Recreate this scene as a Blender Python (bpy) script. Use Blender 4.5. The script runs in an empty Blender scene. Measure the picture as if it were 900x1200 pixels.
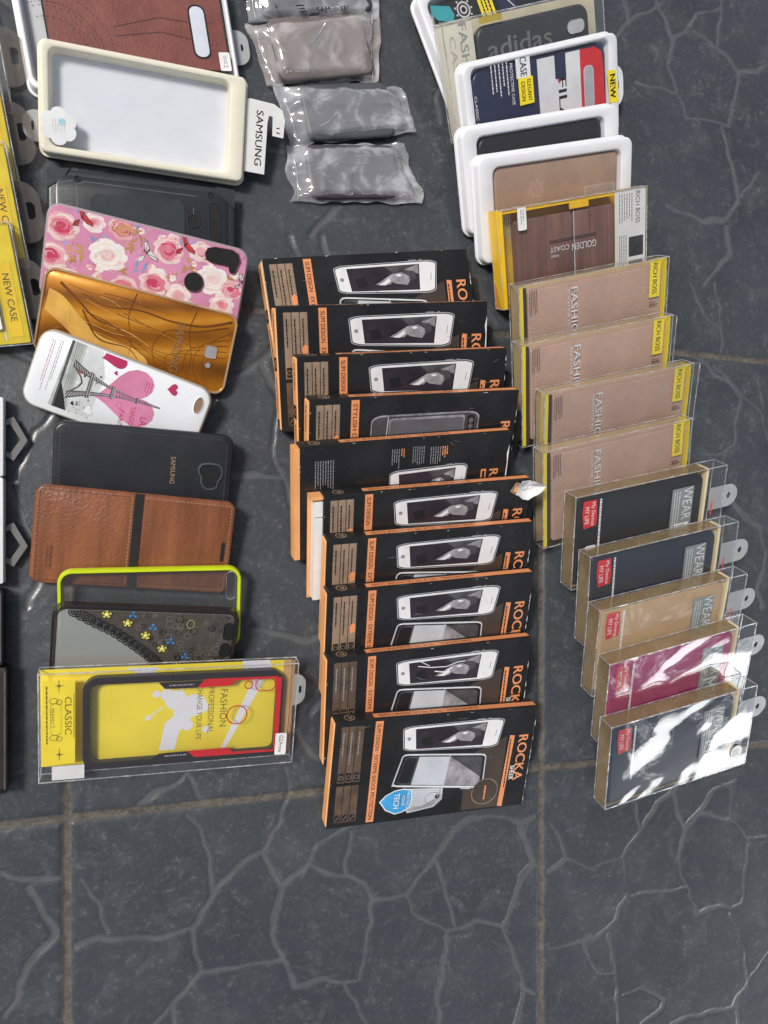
import bpy, bmesh, math, random
import numpy as np
from mathutils import Vector, Matrix, noise

scene = bpy.context.scene
col = scene.collection
RAD = math.radians
rnd = random.Random(7)

# ------------------------------------------------------------------ materials
def srgb(h):
    h = h.lstrip('#')
    out = []
    for i in (0, 2, 4):
        c = int(h[i:i+2], 16) / 255
        out.append(c / 12.92 if c <= .04045 else ((c + .055) / 1.055) ** 2.4)
    return out

_mats = {}
def N(nt, kind, **kw):
    n = nt.nodes.new(kind)
    for k, v in kw.items():
        if k in n.inputs: n.inputs[k].default_value = v
        else: setattr(n, k, v)
    return n

def new_mat(name):
    m = bpy.data.materials.new(name)
    m.use_nodes = True
    nt = m.node_tree
    nt.nodes.clear()
    out = nt.nodes.new('ShaderNodeOutputMaterial')
    return m, nt, out

def mat(name, c, rough=.5, metal=0., var=.10, scale=45., bump=0., bscale=400., coat=0., spec=.5, kind='noise', stretch=None):
    if name in _mats: return _mats[name]
    if isinstance(c, str): c = srgb(c)
    m, nt, out = new_mat(name)
    L = nt.links.new
    b = N(nt, 'ShaderNodeBsdfPrincipled')
    b.inputs['Metallic'].default_value = metal
    b.inputs['Specular IOR Level'].default_value = spec
    b.inputs['Coat Weight'].default_value = coat
    b.inputs['Coat Roughness'].default_value = .08
    tc = N(nt, 'ShaderNodeTexCoord')
    n = N(nt, 'ShaderNodeTexNoise', Scale=scale, Detail=5., Roughness=.6)
    if stretch:
        mp = N(nt, 'ShaderNodeMapping'); mp.inputs['Scale'].default_value = stretch; L(tc.outputs['Object'], mp.inputs[0]); L(mp.outputs[0], n.inputs['Vector'])
    else: L(tc.outputs['Object'], n.inputs['Vector'])
    r = N(nt, 'ShaderNodeValToRGB')
    r.color_ramp.elements[0].position = .3
    r.color_ramp.elements[1].position = .7
    r.color_ramp.elements[0].color = [x * (1 - var) for x in c] + [1]
    r.color_ramp.elements[1].color = [min(1, x * (1 + var)) for x in c] + [1]
    L(n.outputs['Fac'], r.inputs['Fac'])
    L(r.outputs['Color'], b.inputs['Base Color'])
    mr = N(nt, 'ShaderNodeMapRange')
    mr.inputs['To Min'].default_value = max(.02, rough * .8)
    mr.inputs['To Max'].default_value = min(1, rough * 1.2)
    L(n.outputs['Fac'], mr.inputs['Value'])
    L(mr.outputs['Result'], b.inputs['Roughness'])
    if bump:
        if kind == 'voronoi':
            n2 = N(nt, 'ShaderNodeTexVoronoi', Scale=bscale)
            o2 = n2.outputs['Distance']
        else:
            n2 = N(nt, 'ShaderNodeTexNoise', Scale=bscale, Detail=4.)
            o2 = n2.outputs['Fac']
        L(tc.outputs['Object'], n2.inputs['Vector'])
        bp = N(nt, 'ShaderNodeBump', Strength=bump, Distance=.001)
        L(o2, bp.inputs['Height'])
        L(bp.outputs['Normal'], b.inputs['Normal'])
    L(b.outputs['BSDF'], out.inputs['Surface'])
    _mats[name] = m
    return m

def film(name, tint=(1, 1, 1), refl=.75, base=.05, haze=.03, rough=.04, warp=.35, wscale=14., hazecol=(.85, .87, .9), streak=0.):
    """clear plastic film: see-through, with a mirror-like sheen that grows towards grazing view and a slight milky haze"""
    if name in _mats: return _mats[name]
    m, nt, out = new_mat(name)
    L = nt.links.new
    tc = N(nt, 'ShaderNodeTexCoord')
    n = N(nt, 'ShaderNodeTexNoise', Scale=wscale, Detail=2., Distortion=.6)
    L(tc.outputs['Object'], n.inputs['Vector'])
    bp = N(nt, 'ShaderNodeBump', Strength=warp, Distance=.004)
    L(n.outputs['Fac'], bp.inputs['Height'])
    t = N(nt, 'ShaderNodeBsdfTransparent', Color=(*tint, 1))
    d = N(nt, 'ShaderNodeBsdfDiffuse', Color=(*hazecol, 1))
    g = N(nt, 'ShaderNodeBsdfGlossy', Roughness=rough)
    L(bp.outputs['Normal'], g.inputs['Normal'])
    m1 = N(nt, 'ShaderNodeMixShader')
    L(t.outputs[0], m1.inputs[1]); L(d.outputs[0], m1.inputs[2])
    if streak:
        n3 = N(nt, 'ShaderNodeTexNoise', Scale=wscale * 1.7, Detail=6., Roughness=.62, Distortion=.7)
        L(tc.outputs['Object'], n3.inputs['Vector'])
        mr = N(nt, 'ShaderNodeMapRange')
        mr.inputs['From Min'].default_value = .47; mr.inputs['From Max'].default_value = .66
        mr.inputs['To Min'].default_value = haze; mr.inputs['To Max'].default_value = haze + streak
        L(n3.outputs['Fac'], mr.inputs['Value']); L(mr.outputs['Result'], m1.inputs[0])
    else:
        m1.inputs[0].default_value = haze
    lw = N(nt, 'ShaderNodeLayerWeight', Blend=.5)
    L(bp.outputs['Normal'], lw.inputs['Normal'])
    pw = N(nt, 'ShaderNodeMath', operation='POWER'); pw.inputs[1].default_value = 3.2
    L(lw.outputs['Facing'], pw.inputs[0])
    ma = N(nt, 'ShaderNodeMath', operation='MULTIPLY_ADD'); ma.inputs[1].default_value = refl; ma.inputs[2].default_value = base
    L(pw.outputs[0], ma.inputs[0])
    m2 = N(nt, 'ShaderNodeMixShader')
    L(ma.outputs[0], m2.inputs[0]); L(m1.outputs[0], m2.inputs[1]); L(g.outputs[0], m2.inputs[2])
    L(m2.outputs[0], out.inputs['Surface'])
    _mats[name] = m
    return m

BLACK_CARD = mat('black_card', (.017, .0165, .017), .27, bump=.25, bscale=60, scale=30, var=.3)
ORANGE = mat('orange_ink', (.80, .305, .125), .4, scale=60, var=.07)
ORANGE_CARD = mat('orange_card', (.86, .41, .16), .45, scale=30, var=.10)
INK_BLACK = mat('black_ink', (.014, .013, .014), .4)
INK_GREY = mat('grey_ink', (.25, .25, .27), .5)
INK_WHITE = mat('white_ink', (.78, .78, .79), .45)
PAPER = mat('white_paper', (.80, .80, .79), .7, bump=.15, bscale=300)
SILVER_INK = mat('silver_ink', (.50, .53, .57), .4, scale=25, var=.2)
SCREEN_INK = mat('screen_ink', (.035, .026, .038), .35, scale=25, var=.5)
GREY_PRINT = mat('mid_grey_print', (.30, .29, .31), .4, scale=90, var=.5)
DARKGREY_PRINT = mat('dark_grey_print', (.07, .068, .075), .4, scale=90, var=.4)
WOOD_PRINT = mat('brown_wood_print', (.115, .075, .050), .4, scale=70, var=.45)
WOOD_LIGHT = mat('light_wood_print', (.30, .21, .145), .38, scale=60, var=.3)
BROWN_PRINT = mat('brown_panel_print', (.065, .047, .036), .35, scale=30, var=.2)
BLUE_PRINT = mat('blue_badge_print', (.05, .33, .66), .35, scale=70, var=.35)
YELLOW_INK = mat('yellow_ink', (.93, .74, .03), .42, var=.05)
YELLOW_CARD = mat('yellow_card', (.90, .72, .035), .5, var=.06, scale=25)
RED_INK = mat('red_ink', (.62, .018, .022), .4, var=.08)
CREAM = mat('cream_plastic', (.80, .68, .42), .45, var=.08)
CREAM_PALE = mat('pale_cream_plastic', (.80, .76, .62), .4, var=.04)
WHITE_PLASTIC = mat('white_plastic', (.80, .81, .84), .35, var=.03)
WHITE_CARD = mat('white_card', (.76, .76, .75), .6, var=.05)
GREY_PANEL = mat('grey_green_label', (.22, .255, .25), .42, var=.1)
BLACK_TPU = mat('black_rubber', (.017, .018, .021), .42, bump=.1, bscale=900)
NAVY_TPU = mat('dark_blue_rubber', (.022, .028, .042), .38, bump=.1, bscale=700)
DARK_HOLE = mat('dark_opening', (.006, .006, .007), .8)
FILM = film('clear_film', base=.07, haze=.015, warp=.5)
FILM_SOFT = film('clear_film_soft', refl=.5, base=.03, haze=.015, warp=.2)
FILM_SHINY = film('clear_film_creased', refl=.95, base=.15, haze=.01, warp=.7, wscale=12, rough=.025)
FILM_EDGE = film('film_edge', refl=.5, base=.25, haze=.22, streak=.6, wscale=45, rough=.15, hazecol=(.9, .92, .95))  # noise-broken white haze paints highlights along folds and creases
FILM_YELLOW = film('yellow_film', tint=(.98, .78, .18), haze=.12, hazecol=(.85, .60, .05))
TAB = film('milky_tab_plastic', tint=(.9, .92, .92), haze=.42, refl=.4, base=.05, rough=.15, hazecol=(.72, .74, .75))
TAB_GREY = film('smoky_tab_plastic', tint=(.85, .82, .8), haze=.24, refl=.4, base=.05, rough=.15, hazecol=(.26, .23, .21))
TAB_GREEN = film('green_tab_plastic', tint=(.8, .95, .5), haze=.6, refl=.3, base=.05, rough=.15, hazecol=(.55, .68, .22))
FROST = film('frosted_plastic', tint=(.82, .84, .84), haze=.60, refl=.35, base=.05, rough=.25, hazecol=(.42, .44, .42))
SMOKE = film('smoky_plastic', tint=(.35, .33, .32), haze=.30, refl=.4, base=.05, rough=.15, hazecol=(.06, .05, .05))
BAG = film('crumpled_bag_film', tint=(.97, .97, 1), haze=.24, streak=.38, refl=.9, base=.10, rough=.08, warp=.75, wscale=21, hazecol=(.70, .71, .74))  # white haze streaks are painted highlights on the wrinkles
BAG_WARM = film('crumpled_bag_film_warm', tint=(1, .97, .95), haze=.30, streak=.34, refl=.9, base=.09, rough=.09, warp=.5, wscale=16, hazecol=(.68, .64, .63))  # same painted highlight streaks, warmer haze

# ------------------------------------------------------------------ mesh helpers
def rrect(x0, x1, y0, y1, r, seg=6):
    """counter-clockwise rounded rectangle, r a number or four radii (bl, br, tr, tl)"""
    rs = r if isinstance(r, (tuple, list)) else (r,) * 4
    out = []
    for (cx, cy, a0, q) in ((x0 + rs[0], y0 + rs[0], 180, rs[0]), (x1 - rs[1], y0 + rs[1], 270, rs[1]),
                            (x1 - rs[2], y1 - rs[2], 0, rs[2]), (x0 + rs[3], y1 - rs[3], 90, rs[3])):
        for i in range(seg + 1):
            a = RAD(a0 + 90 * i / seg)
            out.append((cx + q * math.cos(a), cy + q * math.sin(a)))
    return out

def circle(cx, cy, r, n=28, ry=None):
    ry = r if ry is None else ry
    return [(cx + r * math.cos(2 * math.pi * i / n), cy + ry * math.sin(2 * math.pi * i / n)) for i in range(n)]

_gl = {}
def glyphs(s, bold=0.):
    k = (s, bold)
    if k not in _gl:
        cu = bpy.data.curves.new('lettering', 'FONT')
        cu.body = s; cu.size = 1; cu.offset = bold; cu.resolution_u = 3; cu.fill_mode = 'FRONT'
        ob = bpy.data.objects.new('lettering', cu)
        me = ob.to_mesh()
        v = [(p.co.x, p.co.y) for p in me.vertices]
        f = [tuple(p.vertices) for p in me.polygons]
        ob.to_mesh_clear()
        bpy.data.objects.remove(ob); bpy.data.curves.remove(cu)
        xs = [p[0] for p in v]; ys = [p[1] for p in v]
        x0, x1, y0, y1 = min(xs), max(xs), min(ys), max(ys)
        _gl[k] = ([((p[0] - x0) / (x1 - x0) - .5, (p[1] - y0) / (y1 - y0) - .5) for p in v], f)
    return _gl[k]

class MB:
    def __init__(s):
        s.v = []; s.f = []; s.m = []; s.sm = []; s.mats = []
    def mi(s, m):
        if m not in s.mats: s.mats.append(m)
        return s.mats.index(m)
    def face(s, pts, m, smooth=False):
        b = len(s.v); s.v += [tuple(p) for p in pts]
        s.f.append(tuple(range(b, b + len(pts)))); s.m.append(s.mi(m)); s.sm.append(smooth)
    def faces(s, pts, fs, m, smooth=False):
        b = len(s.v); s.v += [tuple(p) for p in pts]; k = s.mi(m)
        for f in fs:
            s.f.append(tuple(b + i for i in f)); s.m.append(k); s.sm.append(smooth)
    def box(s, x0, x1, y0, y1, z0, z1, m):
        p = [(x, y, z) for z in (z0, z1) for y in (y0, y1) for x in (x0, x1)]
        s.faces(p, [(0, 2, 3, 1), (4, 5, 7, 6), (0, 1, 5, 4), (2, 6, 7, 3), (0, 4, 6, 2), (1, 3, 7, 5)], m)
    def loft(s, loops, m, cap0=True, cap1=True, smooth=True, close=True, capm=None):
        n = len(loops[0]); b = len(s.v); k = s.mi(m)
        for lp in loops: s.v += [tuple(p) for p in lp]
        for j in range(len(loops) - 1):
            for i in range(n if close else n - 1):
                a = b + j * n + i; c = b + j * n + (i + 1) % n
                s.f.append((a, c, c + n, a + n)); s.m.append(k); s.sm.append(smooth)
        if cap0:
            s.f.append(tuple(b + i for i in reversed(range(n)))); s.m.append(k); s.sm.append(smooth)
        if cap1:
            e = b + (len(loops) - 1) * n
            s.f.append(tuple(e + i for i in range(n))); s.m.append(s.mi(capm) if capm else k); s.sm.append(smooth)
    def tube(s, path, r, m, n=6):
        loops = []
        P = [Vector(p) for p in path]
        for i, p in enumerate(P):
            d = (P[min(i + 1, len(P) - 1)] - P[max(i - 1, 0)]).normalized()
            u = d.cross(Vector((0, 0, 1)))
            if u.length < 1e-4: u = d.cross(Vector((0, 1, 0)))
            u.normalize(); w = u.cross(d)
            loops.append([p + r * (math.cos(2 * math.pi * q / n) * u + math.sin(2 * math.pi * q / n) * w) for q in range(n)])
        s.loft(loops, m)
    def mesh(s, name, sharp=38):
        me = bpy.data.meshes.new(name)
        me.from_pydata(s.v, [], s.f)
        for m in s.mats: me.materials.append(m)
        me.polygons.foreach_set('material_index', s.m)
        me.polygons.foreach_set('use_smooth', s.sm)
        me.update()
        if any(s.sm): me.set_sharp_from_angle(angle=RAD(sharp))
        return me
    def build(s, name, parent=None, sharp=38):
        return put(name, s.mesh(name, sharp), parent)

def put(name, me, parent=None):
    o = bpy.data.objects.new(name, me)
    col.objects.link(o)
    if parent is not None: o.parent = parent
    return o

def clip_poly(pts, clip):
    """convex clip (Sutherland-Hodgman), clip counter-clockwise"""
    out = list(pts)
    for i in range(len(clip)):
        a = clip[i]; b = clip[(i + 1) % len(clip)]
        ex, ey = b[0] - a[0], b[1] - a[1]
        if abs(ex) + abs(ey) < 1e-9: continue
        inp, out = out, []
        for j in range(len(inp)):
            p = inp[j]; q = inp[(j + 1) % len(inp)]
            dp = ex * (p[1] - a[1]) - ey * (p[0] - a[0]); dq = ex * (q[1] - a[1]) - ey * (q[0] - a[0])
            if dp >= 0: out.append(p)
            if (dp >= 0) != (dq >= 0):
                t = dp / (dp - dq)
                out.append((p[0] + t * (q[0] - p[0]), p[1] + t * (q[1] - p[1])))
        if len(out) < 3: return []
    return out

class Print(MB):
    """flat printing on a face; coordinates in mm from the face's lower left corner"""
    def __init__(s, w, t, O=None, U=(1, 0, 0), V=(0, 1, 0), Nn=(0, 0, 1), clip=None, dz=.00006):
        super().__init__()
        s.O = Vector(O if O is not None else (-w / 2, 0, t)); s.U = Vector(U); s.V = Vector(V); s.N = Vector(Nn)
        s.clip = clip; s.dz = dz; s.k = 0
    def p3(s, x, y, L):
        return s.O + s.U * (x * .001) + s.V * (y * .001) + s.N * (s.dz * L)
    def poly(s, pts, m, L=1):
        a = sum(pts[i][0] * pts[(i + 1) % len(pts)][1] - pts[(i + 1) % len(pts)][0] * pts[i][1] for i in range(len(pts)))
        if a < 0: pts = list(reversed(pts))
        if s.clip: pts = clip_poly(pts, s.clip)
        if len(pts) >= 3:
            s.k = (s.k + 1) % 90
            q = s.N * (s.k * 5e-7)
            s.face([s.p3(x, y, L) + q for x, y in pts], m)
    def rect(s, x0, x1, y0, y1, m, L=1, r=0):
        s.poly(rrect(x0, x1, y0, y1, r, 4) if r else [(x0, y0), (x1, y0), (x1, y1), (x0, y1)], m, L)
    def ring(s, pts, wd, m, L=1):
        """outline of a closed polygon, wd mm wide inwards about its centre"""
        n = len(pts); cx = sum(p[0] for p in pts) / n; cy = sum(p[1] for p in pts) / n
        inn = []
        for x, y in pts:
            d = math.hypot(x - cx, y - cy); k = max(0, (d - wd) / d); inn.append((cx + (x - cx) * k, cy + (y - cy) * k))
        for i in range(n):
            j = (i + 1) % n
            s.poly([pts[i], pts[j], inn[j], inn[i]], m, L)
    def line(s, pts, wd, m, L=1):
        for (x0, y0), (x1, y1) in zip(pts, pts[1:]):
            d = math.hypot(x1 - x0, y1 - y0)
            if d < 1e-6: continue
            nx, ny = -(y1 - y0) / d * wd / 2, (x1 - x0) / d * wd / 2
            s.poly([(x0 + nx, y0 + ny), (x0 - nx, y0 - ny), (x1 - nx, y1 - ny), (x1 + nx, y1 + ny)], m, L)
    def text(s, body, cx, cy, w, h, m, rot=0, L=2, bold=0.):
        v, f = glyphs(body, min(bold, 0.))
        c, q = math.cos(RAD(rot)), math.sin(RAD(rot))
        sh = [0.] if bold <= 0 else [-bold * h * .75, 0., bold * h * .75]      # weight by overprinting
        w -= 2 * abs(sh[0])
        for k, d in enumerate(sh):
            P = [s.p3(cx + (x * w + d) * c - y * h * q, cy + (x * w + d) * q + y * h * c, L + .12 * k) for x, y in v]
            s.faces(P, f, m)
    def bars(s, x0, x1, y0, y1, n, m, L=1, vert=True, fill=.45, seed=1, dash=True):
        """rows of small unreadable print"""
        r = random.Random(seed)
        for i in range(n):
            if vert:
                a = x0 + (x1 - x0) * (i + .5 - fill / 2) / n; b = x0 + (x1 - x0) * (i + .5 + fill / 2) / n
                e = y0 + (y1 - y0) * r.uniform(0, .35); y = y1
                while y > e:
                    ln = r.uniform(1.2, 3.6) if dash else 99
                    s.rect(a, b, max(e, y - ln), y, m, L); y -= ln + .55
            else:
                a = y0 + (y1 - y0) * (i + .5 - fill / 2) / n; b = y0 + (y1 - y0) * (i + .5 + fill / 2) / n
                e = x1 - (x1 - x0) * r.uniform(0, .35); x = x0
                while x < e:
                    ln = r.uniform(1.2, 3.6) if dash else 99
                    s.rect(x, min(e, x + ln), a, b, m, L); x += ln + .55

def pose_matrix(p):
    return Matrix.Translation(p[:3]) @ Matrix.Rotation(RAD(p[3]), 4, 'Z') @ Matrix.Rotation(RAD(p[4]), 4, 'X') @ Matrix.Rotation(RAD(p[5]), 4, 'Y')

def thing(name, label, cat, pose, group=None):
    o = bpy.data.objects.new(name, None)
    o.empty_display_size = .01
    col.objects.link(o)
    o.matrix_world = pose_matrix(pose)
    o['label'] = label; o['category'] = cat
    if group: o['group'] = group
    return o

def lp(w, h, ins, z, r, seg=6, x0=None, y0=0.):
    """one loop of a rounded rectangle w x h, lower edge on y0, inset and at height z"""
    cx = 0 if x0 is None else x0
    rr = tuple(max(.0002, q - ins) for q in r) if isinstance(r, (tuple, list)) else max(.0002, r - ins)
    return [(x, y, z) for x, y in rrect(cx - w / 2 + ins, cx + w / 2 - ins, y0 + ins, y0 + h - ins, rr, seg)]

def slab(w, h, z0, z1, r, m, b=.0006, cx=0., y0=0., mb=None, seg=5, capm=None):
    mb = mb or MB()
    mb.loft([lp(w, h, b, z0, r, seg, cx, y0), lp(w, h, 0, z0 + b, r, seg, cx, y0), lp(w, h, 0, z1 - b, r, seg, cx, y0),
             lp(w, h, b * .3, z1 - b * .3, r, seg, cx, y0), lp(w, h, b, z1, r, seg, cx, y0)], m, capm=capm)
    return mb

def film_box(w, h, t, m=None, seed=1, amp=.0004, edge=.00034, mside=None):
    """box folded from clear sheet: buckled front, flat sides, bright folded edges"""
    m = m or FILM; ms = mside or FILM_SOFT
    mb = MB(); nx, ny = 22, 12
    P = []
    for j in range(ny + 1):
        for i in range(nx + 1):
            u, v = i / nx, j / ny
            e = min(1, 5 * min(u, 1 - u, v * .6, (1 - v) * .6))
            d = noise.noise(Vector((u * 2.6 + seed * 7.1, v * 1.9, seed))) + .5 * noise.noise(Vector((u * 6, v * 5 + seed * 3.3, seed)))
            P.append((-w / 2 + w * u, h * v, t + amp * e * d))
    mb.faces(P, [(j * (nx + 1) + i, j * (nx + 1) + i + 1, (j + 1) * (nx + 1) + i + 1, (j + 1) * (nx + 1) + i) for j in range(ny) for i in range(nx)], m, True)
    a, b = -w / 2, w / 2
    mb.face([(a, 0, 0), (a, h, 0), (b, h, 0), (b, 0, 0)], ms)
    mb.face([(a, 0, 0), (b, 0, 0), (b, 0, t), (a, 0, t)], ms)
    mb.face([(a, h, 0), (a, h, t), (b, h, t), (b, h, 0)], ms)
    mb.face([(a, 0, 0), (a, 0, t), (a, h, t), (a, h, 0)], ms)
    mb.face([(b, 0, 0), (b, h, 0), (b, h, t), (b, 0, t)], ms)
    e = edge
    for z in (0, t):
        for y in (0, h): mb.box(a - e, b + e, y - e, y + e, z - e, z + e, FILM_EDGE)
        for x in (a, b): mb.box(x - e, x + e, e, h - e, z - e, z + e, FILM_EDGE)
    for x in (a, b):
        for y in (0, h): mb.box(x - e, x + e, y - e, y + e, e, t - e, FILM_EDGE)
    return mb

def tab_mesh(x0, x1, y0, y1, z, r, hole, m, th=.0006, seg=7):
    """flat hanging tab with a hole, hole = (cx, cy, rx, ry)"""
    out = rrect(x0, x1, y0, y1, r, seg); n = len(out)
    cx, cy, rx, ry = hole
    inn = []
    for x, y in out:
        a = math.atan2((y - cy) / ry, (x - cx) / rx); inn.append((cx + rx * math.cos(a), cy + ry * math.sin(a)))
    mb = MB()
    mb.loft([[(x, y, z) for x, y in inn], [(x, y, z) for x, y in out], [(x, y, z + th) for x, y in out], [(x, y, z + th) for x, y in inn], [(x, y, z) for x, y in inn]],
            m, False, False, smooth=False)
    return mb

def hole_rim(mb, outline, z, m, dark=None, rim=.0011, up=.0007):
    """raised rim round a camera opening with the dark opening inside; outline in metres"""
    n = len(outline); cx = sum(p[0] for p in outline) / n; cy = sum(p[1] for p in outline) / n
    def off(d):
        o = []
        for x, y in outline:
            q = math.hypot(x - cx, y - cy); o.append((cx + (x - cx) * (q + d) / q, cy + (y - cy) * (q + d) / q))
        return o
    mb.loft([[(x, y, z - .0001) for x, y in off(rim)], [(x, y, z + up) for x, y in off(rim * .6)], [(x, y, z + up) for x, y in off(rim * .2)],
             [(x, y, z + .00012) for x, y in off(0)]], m, False, False)
    mb.face([(x, y, z + .00012) for x, y in off(0)], dark or DARK_HOLE)

POSES = {"D1": [0.0011, 0.3274, 0.0004, 9.58, 1.47, -0.14, 0.163, 0.0743, 0.012],
  "D2": [0.0046, 0.2706, 0.0005, -0.79, 15.96, 0.25, 0.1543, 0.0808, 0.012],
  "D3": [0.0044, 0.1918, 0.0005, 0.55, 1.97, 0.0, 0.1405, 0.07, 0.01],
  "D4": [0.001, 0.1538, 0.0014, -8.12, 16.88, 1.0, 0.1494, 0.0702, 0.0075],
  "D5": [-0.0059, 0.1089, 0.0006, -10.45, 14.82, -0.35, 0.1445, 0.0656, 0.0075],
  "D6": [-0.0235, 0.063, 0.0006, -19.14, 15.7, -0.36, 0.1322, 0.0609, 0.0075],
  "D7": [0.0025, 0.0034, 0.0008, -3.19, 13.17, -0.55, 0.1333, 0.0645, 0.008],
  "D8": [-0.0057, -0.0579, 0.0005, -5.3, 10.05, -0.28, 0.1454, 0.0743, 0.009],
  "D9": [0.01, -0.1093, 0.0011, 0.13, 11.13, -0.76, 0.1363, 0.0683, 0.008],
  "D10": [0.0026, -0.1324, 0.0013, -5.03, 20.56, 1.04, 0.1363, 0.0666, 0.008],
  "D11": [0.0244, -0.2027, 0.0005, -1.13, 13.71, -0.2, 0.1917, 0.0883, 0.012],
  "R1": [0.2018, 0.1225, 0.0011, 9.1, 0.82, 0.67, 0.1851, 0.1, 0.0128],
  "R2": [0.2032, 0.0798, 0.0021, 6.28, 16.61, 1.32, 0.1857, 0.0993, 0.0128],
  "R3": [0.2182, 0.0423, 0.0021, 5.8, 19.79, 1.35, 0.1858, 0.1001, 0.0128],
  "R4": [0.225, 0.0098, 0.0024, 4.83, 23.59, 1.55, 0.1859, 0.1002, 0.0128],
  "R5": [0.2182, -0.0259, 0.002, 5.39, 23.69, 1.26, 0.1858, 0.0999, 0.0128],
  "R6": [0.2376, -0.0664, 0.0013, 4.72, 22.36, 0.76, 0.1858, 0.1, 0.0128],
  "R7": [0.2386, -0.1029, 0.0013, 3.68, 22.36, 0.8, 0.1858, 0.1001, 0.0128],
  "R8": [0.2392, -0.1471, 0.0008, 3.2, 21.02, 0.45, 0.1859, 0.1, 0.0128],
  "R9": [0.2395, -0.2068, 0.0013, 2.03, 15.84, 0.76, 0.186, 0.1004, 0.0128],
  "R10": [0.2418, -0.2647, 0.0014, -1.06, 14.91, 0.76, 0.1865, 0.1006, 0.0128],
  "G1": [0.3471, 0.3888, 0.0007, 27.12, 5.46, 0.37, 0.17, 0.1088, 0.012],
  "G2": [0.3458, 0.3661, 0.0054, 22.57, 23.14, 2.15, 0.174, 0.0896, 0.012],
  "G3": [0.3618, 0.3367, 0.0037, 21.57, 24.72, 2.54, 0.1757, 0.0884, 0.011],
  "G4": [0.3618, 0.2751, 0.0006, 17.37, 21.88, 0.32, 0.1709, 0.0906, 0.011],
  "G5": [0.374, 0.2479, 0.0012, 15.65, 22.44, 0.75, 0.1691, 0.0921, 0.011],
  "G6": [0.3917, 0.2108, 0.0007, 15.82, 20.24, 0.43, 0.1614, 0.0839, 0.014],
  "F1": [0.4097, 0.1368, 0.0008, 15.39, 22.62, -0.51, 0.1612, 0.095, 0.016],
  "F2": [0.4108, 0.0846, 0.001, 14.19, 23.19, -0.63, 0.1613, 0.095, 0.016],
  "F3": [0.4325, 0.0423, 0.0011, 13.14, 23.14, -0.72, 0.1614, 0.095, 0.016],
  "F4": [0.4333, -0.0108, 0.0016, 13.09, 20.77, -1.16, 0.1615, 0.0956, 0.016],
  "W1": [0.4653, -0.0506, 0.0018, 11.15, 21.61, -0.23, 0.1687, 0.0939, 0.0174],
  "W2": [0.4811, -0.1056, 0.001, 10.59, 20.26, 0.1, 0.1688, 0.0938, 0.0174],
  "W3": [0.4881, -0.1535, 0.0008, 9.77, 22.05, 0.31, 0.169, 0.0936, 0.0174],
  "W4": [0.5, -0.2017, 0.0006, 10.41, 22.04, -0.2, 0.1691, 0.0938, 0.0174],
  "W5": [0.5035, -0.2645, 0.0006, 9.1, 19.14, -0.04, 0.1691, 0.0939, 0.0174]}
CR_L = [[(-45,-285),(-32,-307),(-24,-330)],[(-46,-338),(-31,-333),(-9,-339),(14,-343),(41,-337),(58,-313),(78,-294),(97,-284)],[(37,-246),(50,-265),(56,-297),(58,-313)],[(1,-233),(37,-213)],[(37,-213),(48,-235)],[(118,-217),(121,-235),(110,-266),(97,-284)],[(97,-284),(107,-303),(114,-319)],[(114,-319),(136,-301),(145,-286),(162,-277),(185,-270)],[(174,-278),(170,-317)],[(136,-301),(151,-312),(170,-317),(185,-325),(194,-339),(205,-341)],[(194,-339),(190,-374),(183,-410),(166,-408),(151,-403),(136,-406),(125,-404),(115,-379),(105,-355),(109,-338),(114,-319)],[(41,-337),(46,-376),(78,-378),(115,-379)],[(46,-376),(31,-393),(11,-411)],[(168,-411),(178,-427),(187,-448)],[(26,-399),(27,-415)],[(-100,-272),(-76,-283),(-58,-282)],[(-79,-288),(-70,-307),(-62,-327)],[(-62,-327),(-82,-346),(-92,-375),(-98,-382)]]
CR_R = [[(205,-341),(225,-344),(254,-312),(271,-291),(288,-282),(322,-284),(340,-293),(357,-289)],[(340,-293),(347,-314),(354,-333),(340,-347),(327,-383),(322,-388)],[(225,-344),(233,-359),(250,-371),(266,-382)],[(254,-312),(266,-351),(273,-377)],[(266,-382),(294,-377),(322,-388),(336,-424),(345,-450),(357,-457)],[(266,-382),(262,-410),(256,-444),(258,-465)],[(345,-454),(335,-482)]]
CR_T = [[(372,-297),(381,-313),(391,-335),(370,-344)],[(391,-335),(419,-348),(454,-342),(474,-319),(494,-294),(520,-281)],[(474,-319),(468,-286)],[(515,-288),(521,-308),(530,-324),(523,-347),(524,-367),(533,-386),(544,-413),(574,-410),(591,-416),(603,-413),(607,-378),(612,-349),(596,-326),(550,-312)],[(530,-324),(550,-307),(566,-289),(596,-282)],[(588,-288),(588,-321)],[(612,-344),(636,-348)],[(454,-342),(460,-376),(446,-403),(424,-417),(372,-418)],[(464,-383),(494,-383),(532,-385)],[(407,-419),(424,-450),(446,-456)],[(438,-415),(446,-456),(450,-505)],[(454,-479),(474,-477),(505,-493),(502,-501),(476,-513)],[(588,-421),(605,-458),(612,-495),(591,-520),(558,-518),(515,-521)],[(612,-495),(639,-469)],[(596,-519),(599,-540)]]
CR_U = [[(448,472),(461,488),(499,513)],[(457,507),(461,488)],[(495,515),(506,496),(514,479),(508,453),(520,427),(531,403),(560,407),(585,404),(591,430),(599,461),(587,474),(570,482),(541,495)],[(514,479),(533,497),(544,513),(576,527)],[(577,536),(572,509),(570,482)],[(599,463),(624,468),(638,478)],[(470,428),(518,428)],[(576,400),(589,363),(598,332)],[(624,358),(598,329),(579,306),(552,300),(506,311)],[(583,298),(585,270),(554,236)],[(537,234),(546,217),(556,200)],[(566,236),(574,211),(576,167)],[(556,200),(574,192)]]
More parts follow.
